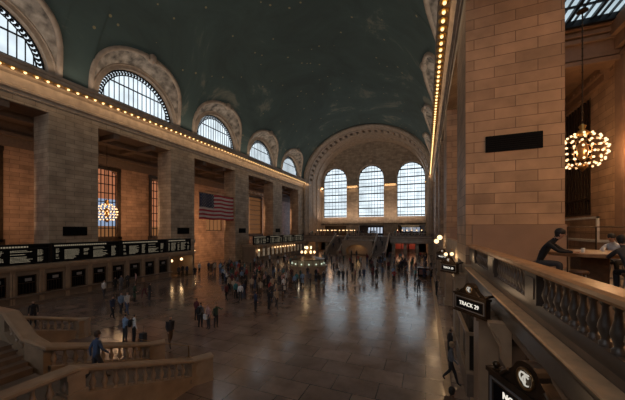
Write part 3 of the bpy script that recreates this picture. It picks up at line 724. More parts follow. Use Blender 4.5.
# ---------------------------------------------------------------- west balcony, stairs and arcade
mb = MB(); mb.box(XC - 18.3, XC + 18.3, YF - .8, YW, 3.9, BAL)
struct(mb.build('floor_west_balcony', MARBLE_D), 'west balcony slab')
mb = MB(); mb.sweep([(0, 2.9), (.3, 3.0), (.3, 3.4), (.1, 3.5), (.1, 4.2), (.35, 4.5), (.35, 4.75), (0, 4.75)], [(XC - 18.3, YF - .8, 0), (XC + 18.3, YF - .8, 0)])
mb.box(XC - 18.3, XC + 18.3, YF - .8, YF - .5, 2.9, 3.95)
struct(mb.build('trim_west_fascia', TRIM), 'stone fascia of the west balcony')
mb = MB(); mb.box(XL, XR, YW + .0, YW + .3, 0, 3.9); struct(mb.build('wall_west_lower', STONE_W), 'lower west wall under the balcony')
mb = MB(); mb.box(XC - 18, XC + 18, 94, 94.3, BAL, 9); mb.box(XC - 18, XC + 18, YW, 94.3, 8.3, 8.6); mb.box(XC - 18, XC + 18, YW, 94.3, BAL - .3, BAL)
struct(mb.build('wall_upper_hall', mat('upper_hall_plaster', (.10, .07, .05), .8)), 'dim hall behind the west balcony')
for sx0, sx1, lab in ((XC - 18.1, -24.4, 'left'), (-20.2, -12.6, 'middle'), (-8.7, XC + 18.1, 'right')):
    t = thing('balcony_railing', lab + ' stretch of stone railing along the west balcony', 'railing', (0, YF - .75, BAL))
    b = MB(); b.box(sx0, sx1, -.15, .15, .82, .95); b.build('top_rail', MARBLE, t)
    b = MB(); b.box(sx0, sx1, -.12, .12, 0, .2)
    k = int((sx1 - sx0) / 2.2) + 1
    for i in range(k + 1): x = sx0 + .2 + (sx1 - sx0 - .4) * i / k; b.box(x - .2, x + .2, -.14, .14, .2, .82)
    b.build('plinth', MARBLE_D, t)
    b = MB()
    for i in range(int((sx1 - sx0) / .36)): b.lathe([(.07, .2), (.05, .3), (.1, .42), (.05, .6), (.07, .82)], (sx0 + .2 + i * .36, 0, 0), 6)
    o = b.build('baluster_row', MARBLE, t); o['kind'] = 'stuff'
mb = MB()
for i in range(4):
    for xx in (-33.6 + i * 3.05, -8.4 + i * 3.0): mb.box(xx, xx + .8, YF - .5, YF + .3, 0, 3.0)
struct(mb.build('column_arcade', STONE), 'square pillars of the arcade under the west balcony')
def wflight(x0, x1, label):
    t = thing('staircase', label, 'stairs', ((x0 + x1) / 2, 68, 0)); h = (x1 - x0) / 2
    b = MB()
    for i in range(28): b.box(-h, h, i * .33, 9.3, i * .1696, (i + 1) * .1696)
    b.build('steps', MARBLE_D, t)
    for s in (-1, 1):
        b = MB(); x = s * (h - .15)
        vs = [(x - .15, -.3, 0), (x + .15, -.3, 0), (x + .15, 9.3, 0), (x - .15, 9.3, 0), (x - .15, -.3, .95), (x + .15, -.3, .95), (x + .15, 9.3, 5.7), (x - .15, 9.3, 5.7)]
        b.add(vs, [(0, 3, 2, 1), (4, 5, 6, 7), (0, 1, 5, 4), (2, 3, 7, 6), (0, 4, 7, 3), (1, 2, 6, 5)]); b.box(x - .3, x + .3, -.75, -.2, 0, 1.25); b.build('parapet', MARBLE, t)
wflight(-24.2, -20.45, 'left flight of the far marble staircase up to the west balcony')
wflight(-12.35, -8.9, 'right flight of the far marble staircase up to the west balcony')
t = thing('stair_block', 'stone block between the two far stair flights with a gold-lit arched niche', 'stair block', (-16.4, 70.6, 0))
b = MB(); wall_holes(b, lambda s, z, d: (s, d, z), -3.95, 3.95, 0, 3.6, [(-2.9, 2.9, .0, 1.2, 1.5)], 2.5, n=16)
b.box(-3.95, 3.95, 0.01, 6.5, 3.6, 3.75); b.add([(-2.9, 2.5, 0), (2.9, 2.5, 0), (2.9, 2.5, 2.8), (-2.9, 2.5, 2.8)], [(0, 1, 2, 3)])
b.build('body', mat('block_stone', (.42, .30, .2), .5, var=.15), t)
b = MB(); b.sweep([(0, 0), (.3, .02), (.3, .2), (0, .25)], [(-4, 0, 3.7), (4, 0, 3.7)]); b.build('cornice', MARBLE, t)
light('niche_lamp', (-16.4, 71.6, 2.4), 16, (1, .6, .25), .7)
for x, p_ in ((-31, 60), (-27.5, 60), (-6.5, 90), (-3, 60), (0, 40)): light('arcade_lamp', (x, 83.5, 3.0), p_ * .45, (1, .52, .26), 1.3)
for i, x in enumerate((-31.8, -29.9, -28.2, -26.2, -7.2, -5.6, -4.1, -2.4)):
    lamp_pendant((x, 79.6, 3.25), 'warm arcade lamp under the west balcony, %s of the four %s of the stairs' % (['leftmost', 'second', 'third', 'rightmost'][i % 4], 'left' if i < 4 else 'right'), .17, .5, 2, 'arcade lamps under the west balcony')
rows = [(-7.4, .9, 'red'), (-5.6, .8, 'red'), (-3.6, .7, 'red')]
for i, (x, h, c) in enumerate(rows):
    t = thing('shop_display', ['left', 'middle', 'right'][i] + ' red lit display in the arcade right of the far stairs', 'display', (x, 84.5, 0))
    b = MB(); b.box(-.8, .8, 0, .8, 0, 1.0); b.build('counter', WOOD, t)
    b = MB(); b.box(-.8, .8, .5, .8, 1.0, 2.8); b.build('backboard', mat('red_display_%d' % i, (.22, .03, .02), .4, emit=(1, .12, .06), es=.03), t)
    b = MB(); b.box(-.9, .9, -.1, .9, 2.8, 3.0); b.build('canopy', WOOD, t)
# upper level behind the balcony
for k in range(6):
    t = thing('door', 'cool-lit glazed door behind the west balcony, %s of six from the left' % ['first', 'second', 'third', 'fourth', 'fifth', 'last'][k], 'door', (-17.5 + k * 1.0, 93.8, BAL), 0, 'glazed doors behind the west balcony')
    b = MB(); b.box(-.42, .42, 0, .12, 0, 2.9); b.build('frame', IRON, t); b = MB(); b.box(-.3, .3, -.03, 0, .7, 2.6); b.build('pane', COOLWIN, t)
t = thing('ceiling_light', 'long warm ceiling light in the opening below the right great window', 'ceiling light', (-4.3, 89.8, 7.75))
b = MB(); b.box(-3.0, 3.0, -.1, .1, 0, .1); b.build('housing', BRONZE, t); b = MB(); b.box(-2.6, 2.6, -.12, .08, -.05, 0); b.build('diffuser', WARMWIN, t)
light('upper_hall_lamp', (-4.3, 91, 7.4), 40, (1, .72, .45), .3); light('upper_hall_lamp', (-28, 91, 7.2), 22, (1, .62, .35), .3); light('upper_hall_lamp', (-16, 91, 7.2), 14, (.9, .85, .9), .3)
t = thing('shop_window', 'cool-lit glazed front seen through the opening below the right great window', 'window', (-4.3, 93.7, BAL))
b = MB(); b.box(-3, 3, 0, .15, 0, 3.1); b.build('frame', IRON, t)
b = MB()
for k in range(5): b.box(-2.7 + k * 1.1, -1.75 + k * 1.1, -.03, 0, 1.2, 2.6)
b.build('pane', mat('grey_lit_glass', (.2, .22, .25), .3, emit=(.7, .8, 1), es=.12), t)
rr = random.Random(5)
for k in range(26):
    x = -31.2 + (k % 10) * 1.22 + rr.uniform(-.1, .1) if k < 20 else -7.5 + (k - 20) * 1.3
    y = (80.6 if k < 10 else 83.5) + rr.uniform(-.5, .5)
    t = thing('table_lamp', 'small table lamp on west balcony, %s from left in its %s row' % (['first', 'second', 'third', 'fourth', 'fifth', 'sixth', 'seventh', 'eighth', 'ninth', 'tenth'][k % 10], ['front left', 'rear left', 'right'][k // 10]), 'lamp', (x, y, BAL), 0, 'restaurant table lamps, %s half' % ('left' if k < 20 else 'right'))
    b = MB(); b.lathe([(.35, 0), (.35, .03), (.04, .05), (.04, .72), (.45, .74), (.45, .77)], n=12); b.build('table', WOOD, t)
    b = MB(); b.tube((0, 0, .77), (0, 0, 1.6), .02); b.build('stem', GOLD, t); b = MB(); b.lathe([(.1, 1.55), (.17, 1.57), (.10, 1.8)], n=10); b.build('lamp_shade', BULB_K, t)
light('restaurant_glow', (-28, 84, 7.4), 45, (1, .55, .28), .6)

# ---------------------------------------------------------------- information kiosk
t = thing('information_booth', 'round information booth with a golden clock in the middle of the hall', 'information booth', (-16.8, 39.5, 0))
b = MB(); b.lathe([(2.9, 0), (2.9, .15), (2.75, .2), (2.75, 1.0), (2.95, 1.05), (2.95, 1.15), (2.4, 1.16), (2.4, .2)], n=28, sm=False); b.build('counter', MARBLE, t)
b = MB()
for k in range(14):
    a = 2 * PI * k / 14; b.tube((2.62 * math.cos(a), 2.62 * math.sin(a), 1.1), (2.62 * math.cos(a), 2.62 * math.sin(a), 2.1), .05, n=6)
b.lathe([(2.5, 2.0), (2.6, 2.03), (2.6, 2.12), (2.0, 2.2), (.7, 2.5), (.5, 2.95), (.5, 2.96)], n=28, sm=False); b.build('canopy', BRONZE, t)
b = MB(); b.lathe([(2.4, 1.2), (2.4, 1.99)], n=28); b.build('glass', mat('booth_glass', (.14, .12, .08), .15, emit=(1, .8, .5), es=.02), t)
b = MB()
for k in range(14):
    a = 2 * PI * (k + .5) / 14; b.ball((2.5 * math.cos(a), 2.5 * math.sin(a), 1.45), .11, 8)
b.build('counter_lamp', emit('counter_lamp_glow', (.85, 1, .75), .45, False), t)
b = MB(); b.lathe([(.35, 2.95), (.25, 3.1), (.15, 3.3), (.2, 3.45), (.12, 3.5)], n=14); b.lathe([(.06, 4.1), (.14, 4.15), (.05, 4.25), (.01, 4.4)], n=10); b.build('clock_stand', GOLD, t)
ck = MB(); ck.lathe([(.2, 3.45), (.45, 3.55), (.5, 3.8), (.45, 4.02), (.15, 4.12)], n=16); ck = ck.build('clock', GOLD, t)
for k in range(4):
    a = k * PI / 2; q = MB(); c = Vector((.46 * math.cos(a), .46 * math.sin(a), 3.8)); q.tube(c, c + Vector((math.cos(a), math.sin(a), 0)) * .06, .22, n=16); q.build('clock_face', emit('opal_clock_face_%d' % k, (1, .80, .48), 1.2, False), ck)
b = MB()
for k in range(8):
    a = 2 * PI * k / 8; r = 1.05
    b.tube((.3 * math.cos(a), .3 * math.sin(a), 3.0), (r * math.cos(a), r * math.sin(a), 2.95), .025, n=5); b.tube((r * math.cos(a), r * math.sin(a), 2.9), (r * math.cos(a), r * math.sin(a), 3.0), .03, n=5)
b.build('lamp_arm', GOLD, t)
for k in range(8):
    a = 2 * PI * k / 8; q = MB(); q.ball((1.05 * math.cos(a), 1.05 * math.sin(a), 3.1), .18, 8); q.build('globe', BULB_K, t)
light('booth_glow', (-16.8, 38.6, 4.6), 9, (1, .65, .32), .3); light('booth_glow', (-16.8, 36.3, 2.0), 4, (1, .8, .55), .2)
t = thing('display_stand', 'low dark display stand with posters on the floor near the north wall', 'stand', (.0, 42, 0))
b = MB(); b.box(-1.0, .9, -.4, .4, 0, 1.15); b.build('cabinet', BLACK, t)
b = MB(); b.box(-1.05, .95, -.45, .45, 1.15, 1.22); b.build('top', WOOD, t)
b = MB(); b.box(-.85, -.1, -.43, -.4, .3, 1.0); b.box(.05, .75, -.43, -.4, .3, 1.0); b.build('poster', mat('poster_panel', (.14, .05, .04), .5, var=.5, scale=3), t)

# ---------------------------------------------------------------- chandeliers
def chandelier(loc, chain, label):
    t = thing('chandelier', label, 'chandelier', loc, 0)
    R = 1.18
    b = MB(); b.tube((0, 0, R), (0, 0, chain), .035, n=6)
    for k in range(int((chain - R) / .5)): b.ball((0, 0, R + .3 + k * .5), .06, 6)
    b.lathe([(.3, chain - .1), (.25, chain), (.05, chain + .02)], n=10); b.build('chain', BRONZE, t)
    b = MB(); b.lathe([(.05, R + .55), (.20, R + .4), (.12, R + .2), (.3, R + .02), (.42, R - .1), (.1, R - .2)], n=14); b.build('crown', GOLD, t)
    b = MB(); b.ball((0, 0, 0), .3, 14, 0, (1, 1, 2.2)); b.lathe([(.02, -R - .1), (.16, -R + .05), (.3, -R + .25), (.12, -R + .4)], n=12); b.build('core', BRONZE_L, t)
    rings = []; b = MB(); spots = []
    for i, (lat, n_) in enumerate(((64, 7), (44, 12), (25, 16), (7, 18), (-11, 17), (-30, 15), (-50, 12))):
        r = R * math.cos(math.radians(lat)); z = R * math.sin(math.radians(lat))
        pts = [((r - .08) * math.cos(2 * PI * k / 32), (r - .08) * math.sin(2 * PI * k / 32), z) for k in range(33)]; b.path(pts, .016, 5)
        for k in range(n_):
            a = 2 * PI * (k + .5 * (i % 2)) / n_; spots.append((r * math.cos(a), r * math.sin(a), z))
    for k in range(8):
        a = 2 * PI * k / 8; b.path([((R - .1) * math.cos(th) * math.cos(a), (R - .1) * math.cos(th) * math.sin(a), (R - .1) * math.sin(th)) for th in [math.radians(-75 + 15 * q) for q in range(11)]], .012, 5)
    b.build('ring_frame', BRONZE_L, t)
    q = MB(); q.ball((0, 0, 0), .068, 8); o = q.build('light_bulb', BULB_C, t); o.location = spots[0]
    for s in spots[1:]:
        c = o.copy(); C.objects.link(c); c.parent = t; c.location = s
    return t
CH = chandelier((9.15, 22.6, 11.45), 8.9, 'globe chandelier of many lit bulbs hanging in the balcony room at right')
dup(CH, (-38.4, 23.4, 8.75), 0, 'globe chandelier of lit bulbs in the alcove at left, before the tall amber window')
dup(CH, (9.4, 7.5, 11.5), 0, 'globe chandelier of the balcony room nearest the camera, outside the frame')
for loc, p_ in (((9.4, 22.6, 11.5), 3.2), ((-38.4, 23.4, 8.75), 1.6), ((9.0, 7.5, 11.5), 5.0)):
    for k in range(3):
        a = 2 * PI * k / 3 + .5; light('chandelier_light', (loc[0] + 1.62 * math.cos(a), loc[1] + 1.62 * math.sin(a), loc[2]), LAMP_CHAND * p_ / 3, (1, .58, .28), .25)

# ---------------------------------------------------------------- flag
t = thing('flag', 'large American flag hanging in the opening of the south wall', 'flag', (XL - .15, 35.65, 8.32))
FL, FH = 9.0, 4.45; b = MB(); nx, nz = 45, 26; idx = lambda i, j: j * (nx + 1) + i
vs = [(.10 * math.sin(i * .55) + .05 * math.sin(i * .21 + j * .15), FL * i / nx, FH * (1 - j / nz) + .05 * math.sin(i * .3)) for j in range(nz + 1) for i in range(nx + 1)]
b.add(vs, [], 0)
for j in range(nz):
    for i in range(nx):
        row = j // 2; mm = 0 if row % 2 == 0 else 1
        if row < 7 and i < 18: mm = 2
        b.f.append([idx(i, j), idx(i, j + 1), idx(i + 1, j + 1), idx(i + 1, j)]); b.m.append(mm); b.sm.append(True)
def cloth(name, col):
    m = mat(name, col, .8, var=.08); return m
fo = b.build('cloth', [cloth('flag_red', (.42, .035, .05)), cloth('flag_white', (.62, .55, .50)), cloth('flag_blue', (.02, .03, .075))], t)
md = fo.modifiers.new('thick', 'SOLIDIFY'); md.thickness = .02
b = MB(); cw, chh = FL * 18 / nx, FH * 7 / 13
for r in range(9):
    for c in range(6 if r % 2 == 0 else 5):
        y = cw * ((c + .5 if r % 2 == 0 else c + 1) / 6.0); z = FH - chh * (r + .5) / 9
        x = .10 * math.sin(y / FL * nx * .55) + .05 * math.sin(y / FL * nx * .21 + (FH - z) / FH * nz * .15) + .03
        z += .05 * math.sin(y / FL * nx * .3)
        P = [(x, y + (.11 if k % 2 == 0 else .045) * math.sin(PI * k / 5), z + (.11 if k % 2 == 0 else .045) * math.cos(PI * k / 5)) for k in range(10)]
        b.add(P + [(x + .012, p[1], p[2]) for p in P], [list(range(10)), list(range(10, 20))[::-1]] + [(k, (k + 1) % 10, 10 + (k + 1) % 10, 10 + k) for k in range(10)])
b.build('star', MATS['flag_white'], t)['kind'] = 'stuff'
b = MB(); b.tube((0, -.1, FH + .03), (0, FL + .1, FH + .03), .04); b.build('pole', BRONZE, t)
b = MB(); b.tube((0, .2, FH), (0, .2, 9.85), .015, n=4); b.tube((0, FL - .2, FH), (0, FL - .2, 9.85), .015, n=4); b.build('rope', IRON, t)

# ---------------------------------------------------------------- hanging track signs
def sign(loc, rz, text, label, w_=1.24, lines=1):
    t = thing('hanging_sign', label, 'sign', loc, rz)
    h = .50; b = MB(); b.box(-w_ / 2, w_ / 2, -.06, .10, 0, h)
    b.box(-w_ / 2 - .03, w_ / 2 + .03, -.08, .12, h - .01, h + .05); b.box(-w_ / 2 - .03, w_ / 2 + .03, -.08, .12, -.05, .01)
    P = [(-w_ / 2, h + .05), (-w_ * .36, h + .08), (-w_ * .24, h + .17)] + [(.22 * math.sin(a), h + .20 + .22 * math.cos(a)) for a in [math.radians(-70 + 14 * k) for k in range(11)]] + [(w_ * .24, h + .17), (w_ * .36, h + .08), (w_ / 2, h + .05)]
    vs = [(x, -.05, z) for x, z in P] + [(x, .09, z) for x, z in P]; n_ = len(P)
    b.add(vs, [list(range(n_)), list(range(n_, 2 * n_))[::-1]] + [(k, (k + 1) % n_, n_ + (k + 1) % n_, n_ + k) for k in range(n_)])
    for s in (-1, 1): b.ball((s * w_ * .46, .02, h + .1), .05, 8); b.path([(s * (.27 + .02 * q), -.06, h + .2 - .018 * q) for q in range(8)], .03, 6)
    b.build('sign_body', BRONZE, t)
    b = MB(); fr = .05
    for (x0, x1, z0, z1) in ((-w_ / 2 + .05, w_ / 2 - .05, .06, .06 + .025), (-w_ / 2 + .05, w_ / 2 - .05, h - .08, h - .055), (-w_ / 2 + .05, -w_ / 2 + .075, .06, h - .06), (w_ / 2 - .075, w_ / 2 - .05, .06, h - .06)): b.box(x0, x1, -.075, -.055, z0, z1)
    b.build('border', GREYB, t)
    b = MB(); b.box(-w_ / 2 + .12, w_ / 2 - .12, -.068, -.055, .11, h - .12); b.build('text_panel', BLACK, t)
    R90 = Matrix.Rotation(PI / 2, 4, 'X')
    for i, s in enumerate(text):
        z = .245 if len(text) == 1 else .31 - i * .13
        text_part('lettering', s, .17 if len(text) == 1 else .125, t, Matrix.Translation((0, -.076, z)) @ R90, LETTER)
    b = MB(); q = [(.12 * math.cos(2 * PI * k / 20), -.062, h + .22 + .12 * math.sin(2 * PI * k / 20)) for k in range(21)]; b.path(q, .018, 6); md = b.build('medallion', BRONZE_L, t)
    # interlaced G, C and T monogram
    b = MB(); z0 = h + .22; q_ = .75
    b.path([(q_ * (-.03 + .075 * math.cos(a)), -.068, z0 + q_ * (.02 + .075 * math.sin(a))) for a in [math.radians(50 + 26 * k) for k in range(11)]] + [(-.01 * q_, -.068, z0 - .01 * q_)], .009, 6)
    b.path([(q_ * (.03 + .075 * math.cos(a)), -.07, z0 + q_ * (-.02 + .075 * math.sin(a))) for a in [math.radians(50 + 26 * k) for k in range(11)]], .009, 6)
    b.path([(-.07 * q_, -.073, z0 + .09 * q_), (.09 * q_, -.073, z0 + .09 * q_)], .01, 6); b.path([(.01 * q_, -.073, z0 + .09 * q_), (.01 * q_, -.073, z0 - .10 * q_)], .01, 6)
    b.build('monogram', MONO, md)
    b = MB(); b.path([(0, .1, h * .8), (.1, .45, h * .9), (.2, .9, h * 1.1)], .04, 6); b.build('bracket', BRONZE, t)
    return t
sign((1.17, 4.10, 3.98), math.radians(-66), ['NORTHEAST', 'PASSAGE'], 'nearest hanging bronze sign with a round monogram, bottom right', 1.34)
sign((1.28, 9.7, 3.96), math.radians(-55), ['TRACK 29'], 'bronze hanging sign reading TRACK 29')
sign((1.32, 18.6, 3.98), math.radians(-50), ['TRACK 30'], 'second lit hanging track sign, beyond the TRACK 29 sign')
sign((1.36, 26.0, 4.0), math.radians(-45), ['TRACK 31'], 'farthest small hanging track sign before the gallery')
for i, (x, y, z) in enumerate(((1.3, 21.2, 4.85), (1.7, 21.6, 4.85), (1.45, 33.5, 5.7), (1.2, 35.8, 5.2))):
    lamp_pendant((x, y, z), ['left small globe lamp above the second track sign', 'right small globe lamp above the second track sign', 'globe lamp high on the north wall near the west balcony', 'lower globe lamp on the north wall near the west balcony'][i], .12 if i < 2 else .26, .3, 6)
for (x, y, z) in ((1.0, 9.2, 4.75), (.9, 13.8, 3.9), (.9, 18.2, 4.8), (.9, 25, 4.2), (.9, 6.5, 3.6)): light('sign_and_ledge_fill', (x - .2, y - .25, z), 5, (1, .66, .38), .25)  # light of the signs plus unseen fill added to brighten the gate wall

# ================================================================== PEOPLE
SK = mat('skin', (.42, .24, .16), .6); SK2 = mat('skin_dark', (.18, .09, .055), .6)
HAIRS = [mat('hair_black', (.012, .01, .009), .6), mat('hair_brown', (.05, .028, .015), .6), mat('hair_fair', (.32, .22, .12), .6), mat('hair_grey', (.25, .24, .23), .6)]
COL = {'black': (.012, .012, .014), 'charcoal': (.035, .035, .04), 'navy': (.02, .03, .07), 'grey': (.13, .13, .14), 'brown': (.10, .055, .03), 'tan': (.30, .2, .12), 'white': (.60, .60, .60), 'pale blue': (.20, .30, .45), 'red': (.30, .035, .03), 'dark green': (.03, .06, .04), 'pink': (.42, .24, .22), 'teal': (.05, .2, .22), 'beige': (.38, .3, .22), 'denim': (.05, .08, .15), 'maroon': (.10, .02, .025)}
CM = {k: mat('cloth_' + k.replace(' ', '_'), v, .85, var=.2, scale=12) for k, v in COL.items()}
SHOE = mat('shoe_leather', (.02, .015, .012), .5)
def skeleton(pose, fingers=False):
    """joints: name -> (co, rx, ry); bones: (a, b, slot) slot 0 skin 1 top 2 bottom 3 shoe"""
    J, B = {}, []
    lean = {'lean': .28, 'desk': .42}.get(pose, 0.03); sit = pose in ('sit', 'desk', 'lean_sit')
    ph = .80 if sit else .95
    def j(n, x, y, z, rx, ry=None): J[n] = (Vector((x, y, z)), rx, ry or rx)
    j('pelvis', 0, 0, ph, .145, .115)
    up = lambda h, o=0: (0 + 0, -lean * h * 1.3, ph + h)
    j('spine', 0, -lean * .2, ph + .20, .135, .10); j('chest', 0, -lean * .5, ph + .40, .165, .115)
    j('neckb', 0, -lean * .7, ph + .52, .075); j('neck', 0, -lean * .8 - .01, ph + .585, .052)
    j('head', 0, -lean * 1.0 - .02, ph + .68, .082, .098); j('crown', 0, -lean * 1.0 - .01, ph + .745, .068, .08)
    B += [('pelvis', 'spine', 1), ('spine', 'chest', 1), ('chest', 'neckb', 1), ('neckb', 'neck', 0), ('neck', 'head', 0), ('head', 'crown', 4)]
    cy = J['chest'][0].y
    arms = {'stand': [((.23, .02, -.27), (.22, -.06, -.51))] * 2, 'walk': [((.23, -.08, -.26), (.21, -.26, -.44)), ((.23, .12, -.25), (.22, .10, -.50))],
            'coat': [((.24, .02, -.27), (.18, -.16, -.44))] * 2, 'point': [((.24, .02, -.27), (.22, -.06, -.51)), ((.26, -.22, -.12), (.24, -.50, -.02))],
            'phone': [((.22, -.02, -.28), (.08, -.26, -.16))] * 2, 'sit': [((.22, -.10, -.26), (.12, -.34, -.30)), ((.22, -.20, -.22), (.06, -.22, .10))],
            'desk': [((.24, -.22, -.18), (.08, -.42, -.20))] * 2}[pose]
    for s, k in ((-1, 0), (1, 1)):
        t = 'L' if s < 0 else 'R'; e, wv = arms[k]; cz = ph + .46
        j('sh' + t, s * .175, cy, cz, .062); j('el' + t, s * e[0], cy + e[1], cz + e[2], .045); j('wr' + t, s * wv[0], cy + wv[1], cz + wv[2], .030)
        B += [('chest', 'sh' + t, 1), ('sh' + t, 'el' + t, 1), ('el' + t, 'wr' + t, 1)]
        d = (J['wr' + t][0] - J['el' + t][0]).normalized(); pc = J['wr' + t][0] + d * .06
        j('pa' + t, *pc, .036 if not fingers else .028, .022); B.append(('wr' + t, 'pa' + t, 0))
        if fingers:
            side = d.cross(Vector((0, 0, 1))); side = side.normalized() if side.length > .1 else Vector((1, 0, 0)); nrm = d.cross(side)
            for q, ln in enumerate((.062, .074, .070, .055)):
                o = side * (-.03 + q * .02); a = pc + d * .035 + o; b_ = a + d * ln * .55 - nrm * .004; c = b_ + d * ln * .4 - nrm * .02
                j('f%s%d0' % (t, q), *a, .0095); j('f%s%d1' % (t, q), *b_, .009); j('f%s%d2' % (t, q), *c, .008)
                B += [('pa' + t, 'f%s%d0' % (t, q), 0), ('f%s%d0' % (t, q), 'f%s%d1' % (t, q), 0), ('f%s%d1' % (t, q), 'f%s%d2' % (t, q), 0)]
            a = pc - d * .02 + side * -.035; b_ = a + d * .035 - side * .025
            j('th%s0' % t, *a, .011); j('th%s1' % t, *b_, .0095); B += [('pa' + t, 'th%s0' % t, 0), ('th%s0' % t, 'th%s1' % t, 0)]
        else:
            j('hd' + t, *(pc + d * .08), .026, .018); B.append(('pa' + t, 'hd' + t, 0))
        if sit: leg = ((.10, -.42, -.04), (.11, -.36, -.47), (.11, -.50, -.52))
        elif pose == 'walk': leg = ((.09, -.16 if s < 0 else .04, -.43), (.09, -.26 if s < 0 else .32, -.84 if s < 0 else -.76), (.09, -.40 if s < 0 else .24, -.90 if s < 0 else -.88))
        else: leg = ((.10, -.01, -.45), (.11, .03, -.86), (.12, -.11, -.915))
        j('hip' + t, s * .085, 0, ph - .06, .09)
        kx = .07 if pose != 'coat' else .10
        for nm, l, r in (('kn', leg[0], kx), ('an', leg[1], .045), ('to', leg[2], .038)): j(nm + t, s * l[0], l[1], ph + l[2], r)
        B += [('pelvis', 'hip' + t, 2), ('hip' + t, 'kn' + t, 1 if pose == 'coat' else 2), ('kn' + t, 'an' + t, 2), ('an' + t, 'to' + t, 3)]
    return J, B
def body_mesh(pose, fingers=False, level=1):
    J, B = skeleton(pose, fingers); names = list(J); ix = {n: i for i, n in enumerate(names)}
    me = bpy.data.meshes.new('body_src'); me.from_pydata([J[n][0] for n in names], [(ix[a], ix[b]) for a, b, _ in B], [])
    o = bpy.data.objects.new('body_src', me); C.objects.link(o)
    sk = o.modifiers.new('skin', 'SKIN'); sk.branch_smoothing = .4
    for i, n in enumerate(names): me.skin_vertices[0].data[i].radius = J[n][1:]; me.skin_vertices[0].data[i].use_root = (n == 'pelvis')
    ss = o.modifiers.new('sub', 'SUBSURF'); ss.levels = level; ss.render_levels = level
    dg = bpy.context.evaluated_depsgraph_get(); out = bpy.data.meshes.new_from_object(o.evaluated_get(dg)); bpy.data.objects.remove(o)
    # a nose, ears and eyes
    segs = [(J[a][0], J[b][0], (J[a][1] + J[b][1]) / 2, sl) for a, b, sl in B]
    sl_ = []
    hc = J['head'][0]
    for p in out.polygons:
        c = p.center; best = None
        for a, b, r, sl in segs:
            ab = b - a; tt = max(0, min(1, (c - a).dot(ab) / ab.length_squared)); d = (c - (a + ab * tt)).length - r
            if best is None or d < best[0]: best = (d, sl)
        s_ = best[1]
        if (c - hc).length < .17 and c.z > hc.z - .09: s_ = 4 if (c.z > hc.z + .055 or (c.y > hc.y + .01 and c.z > hc.z - .06)) else 0
        sl_.append(0 if s_ == 4 and (c - hc).length > .2 else s_)
    out.materials.clear()
    for m_ in (SK, CM['black'], CM['black'], SHOE, HAIRS[0]): out.materials.append(m_)
    out.polygons.foreach_set('material_index', sl_); out.polygons.foreach_set('use_smooth', [True] * len(out.polygons)); out.update()
    out.name = 'body_' + pose
    return out, J
POSES = {p: body_mesh(p) for p in ('stand', 'walk', 'coat', 'point', 'phone')}
NEARP = {p: body_mesh(p, True, 2) for p in ('sit', 'desk', 'walk', 'coat', 'stand')}
_h = MB(); _h.ball((0, 0, 0), .108, 14, 0, (.86, 1, .95)); _h.ball((0, .03, -.05), .09, 12, 0, (.9, .8, 1.1)); _o = _h.build('hair', HAIRS[0]); ME_HAIR = _o.data; bpy.data.objects.remove(_o)
_h = MB(); _h.lathe([(.004, .03), (.014, -.005), (.004, -.012)], n=6)
for s in (-1, 1): _h.ball((s * .084, .1, -.005), .026, 6, 0, (.4, .8, 1.2))
_o = _h.build('face_features', SK); ME_FACE = _o.data; bpy.data.objects.remove(_o)
_h = MB(); [_h.ball((s * .032, 0, 0), .011, 6) for s in (-1, 1)]; _h.box(-.024, .024, -.004, .004, -.066, -.058); _o = _h.build('eyes', BLACK); ME_EYE = _o.data; bpy.data.objects.remove(_o)
pcount = 0
def person(x, y, z, rz, pose, top, bot, label, near=False, hair=0, skin=None, h=1.0, group=None, bag=None):
    global pcount; pcount += 1
    me, J = (NEARP if near else POSES)[pose]
    o = bpy.data.objects.new('person', me); C.objects.link(o); o.location = (x, y, z); o.rotation_euler = (0, 0, rz); o.scale = (h,) * 3
    for i, m_ in enumerate((skin or SK, CM[top], CM[bot], SHOE, HAIRS[hair])):
        o.material_slots[i].link = 'OBJECT'; o.material_slots[i].material = m_
    tag(o, label, 'person', group)
    if near:
        hc = J['head'][0]
        for nm, me_, loc, m_ in (('hair', ME_HAIR, hc + Vector((0, .022, .06)), HAIRS[hair]), ('face', ME_FACE, hc + Vector((0, -.098, -.005)), skin or SK), ('eyes', ME_EYE, hc + Vector((0, -.088, .012)), BLACK)):
            c = bpy.data.objects.new(nm, me_); C.objects.link(c); c.parent = o; c.location = loc
            c.material_slots[0].link = 'OBJECT'; c.material_slots[0].material = m_
    if bag:
        kind, col = bag
        b = MB()
        if kind == 'backpack': b.ball((0, .22, 1.22), .19, 10, 0, (.85, .6, 1.25)); b.box(-.12, -.08, -.1, .2, 1.38, 1.42); b.box(.08, .12, -.1, .2, 1.38, 1.42)
        elif kind == 'bag': b.box(.24, .36, -.2, .14, .58, .86); b.path([(.3, -.14, .86), (.27, -.1, 1.02), (.3, .06, .86)], .012, 5)
        elif kind == 'front_bag': b.box(-.16, .16, -.30, -.17, .72, 1.02); b.path([(-.12, -.2, 1.0), (-.1, -.1, 1.4)], .015, 5)
        else: b.box(.30, .62, -.16, .12, .05, .62); b.path([(.38, .1, .62), (.38, .1, .98), (.54, .1, .98), (.54, .1, .62)], .012, 5); b.ball((.34, -.02, .04), .04, 6); b.ball((.58, -.02, .04), .04, 6)
        c = b.build({'front_bag': 'shoulder_bag', 'bag': 'handbag'}.get(kind, kind), CM[col])
        if kind == 'suitcase':
            c.location = o.location; c.rotation_euler = o.rotation_euler; tag(c, 'dark wheeled suitcase beside the person in white with a backpack', 'suitcase')
        else: c.parent = o
    return o
def at_floor(px, py):
    u = px - 312.5; v = py - 230.0; dep = EYE * F / v; t = (u - F * TA) / (F + u * TA)
    y = dep / (math.cos(YAW) - t * math.sin(YAW)); return t * y, y
placed = []
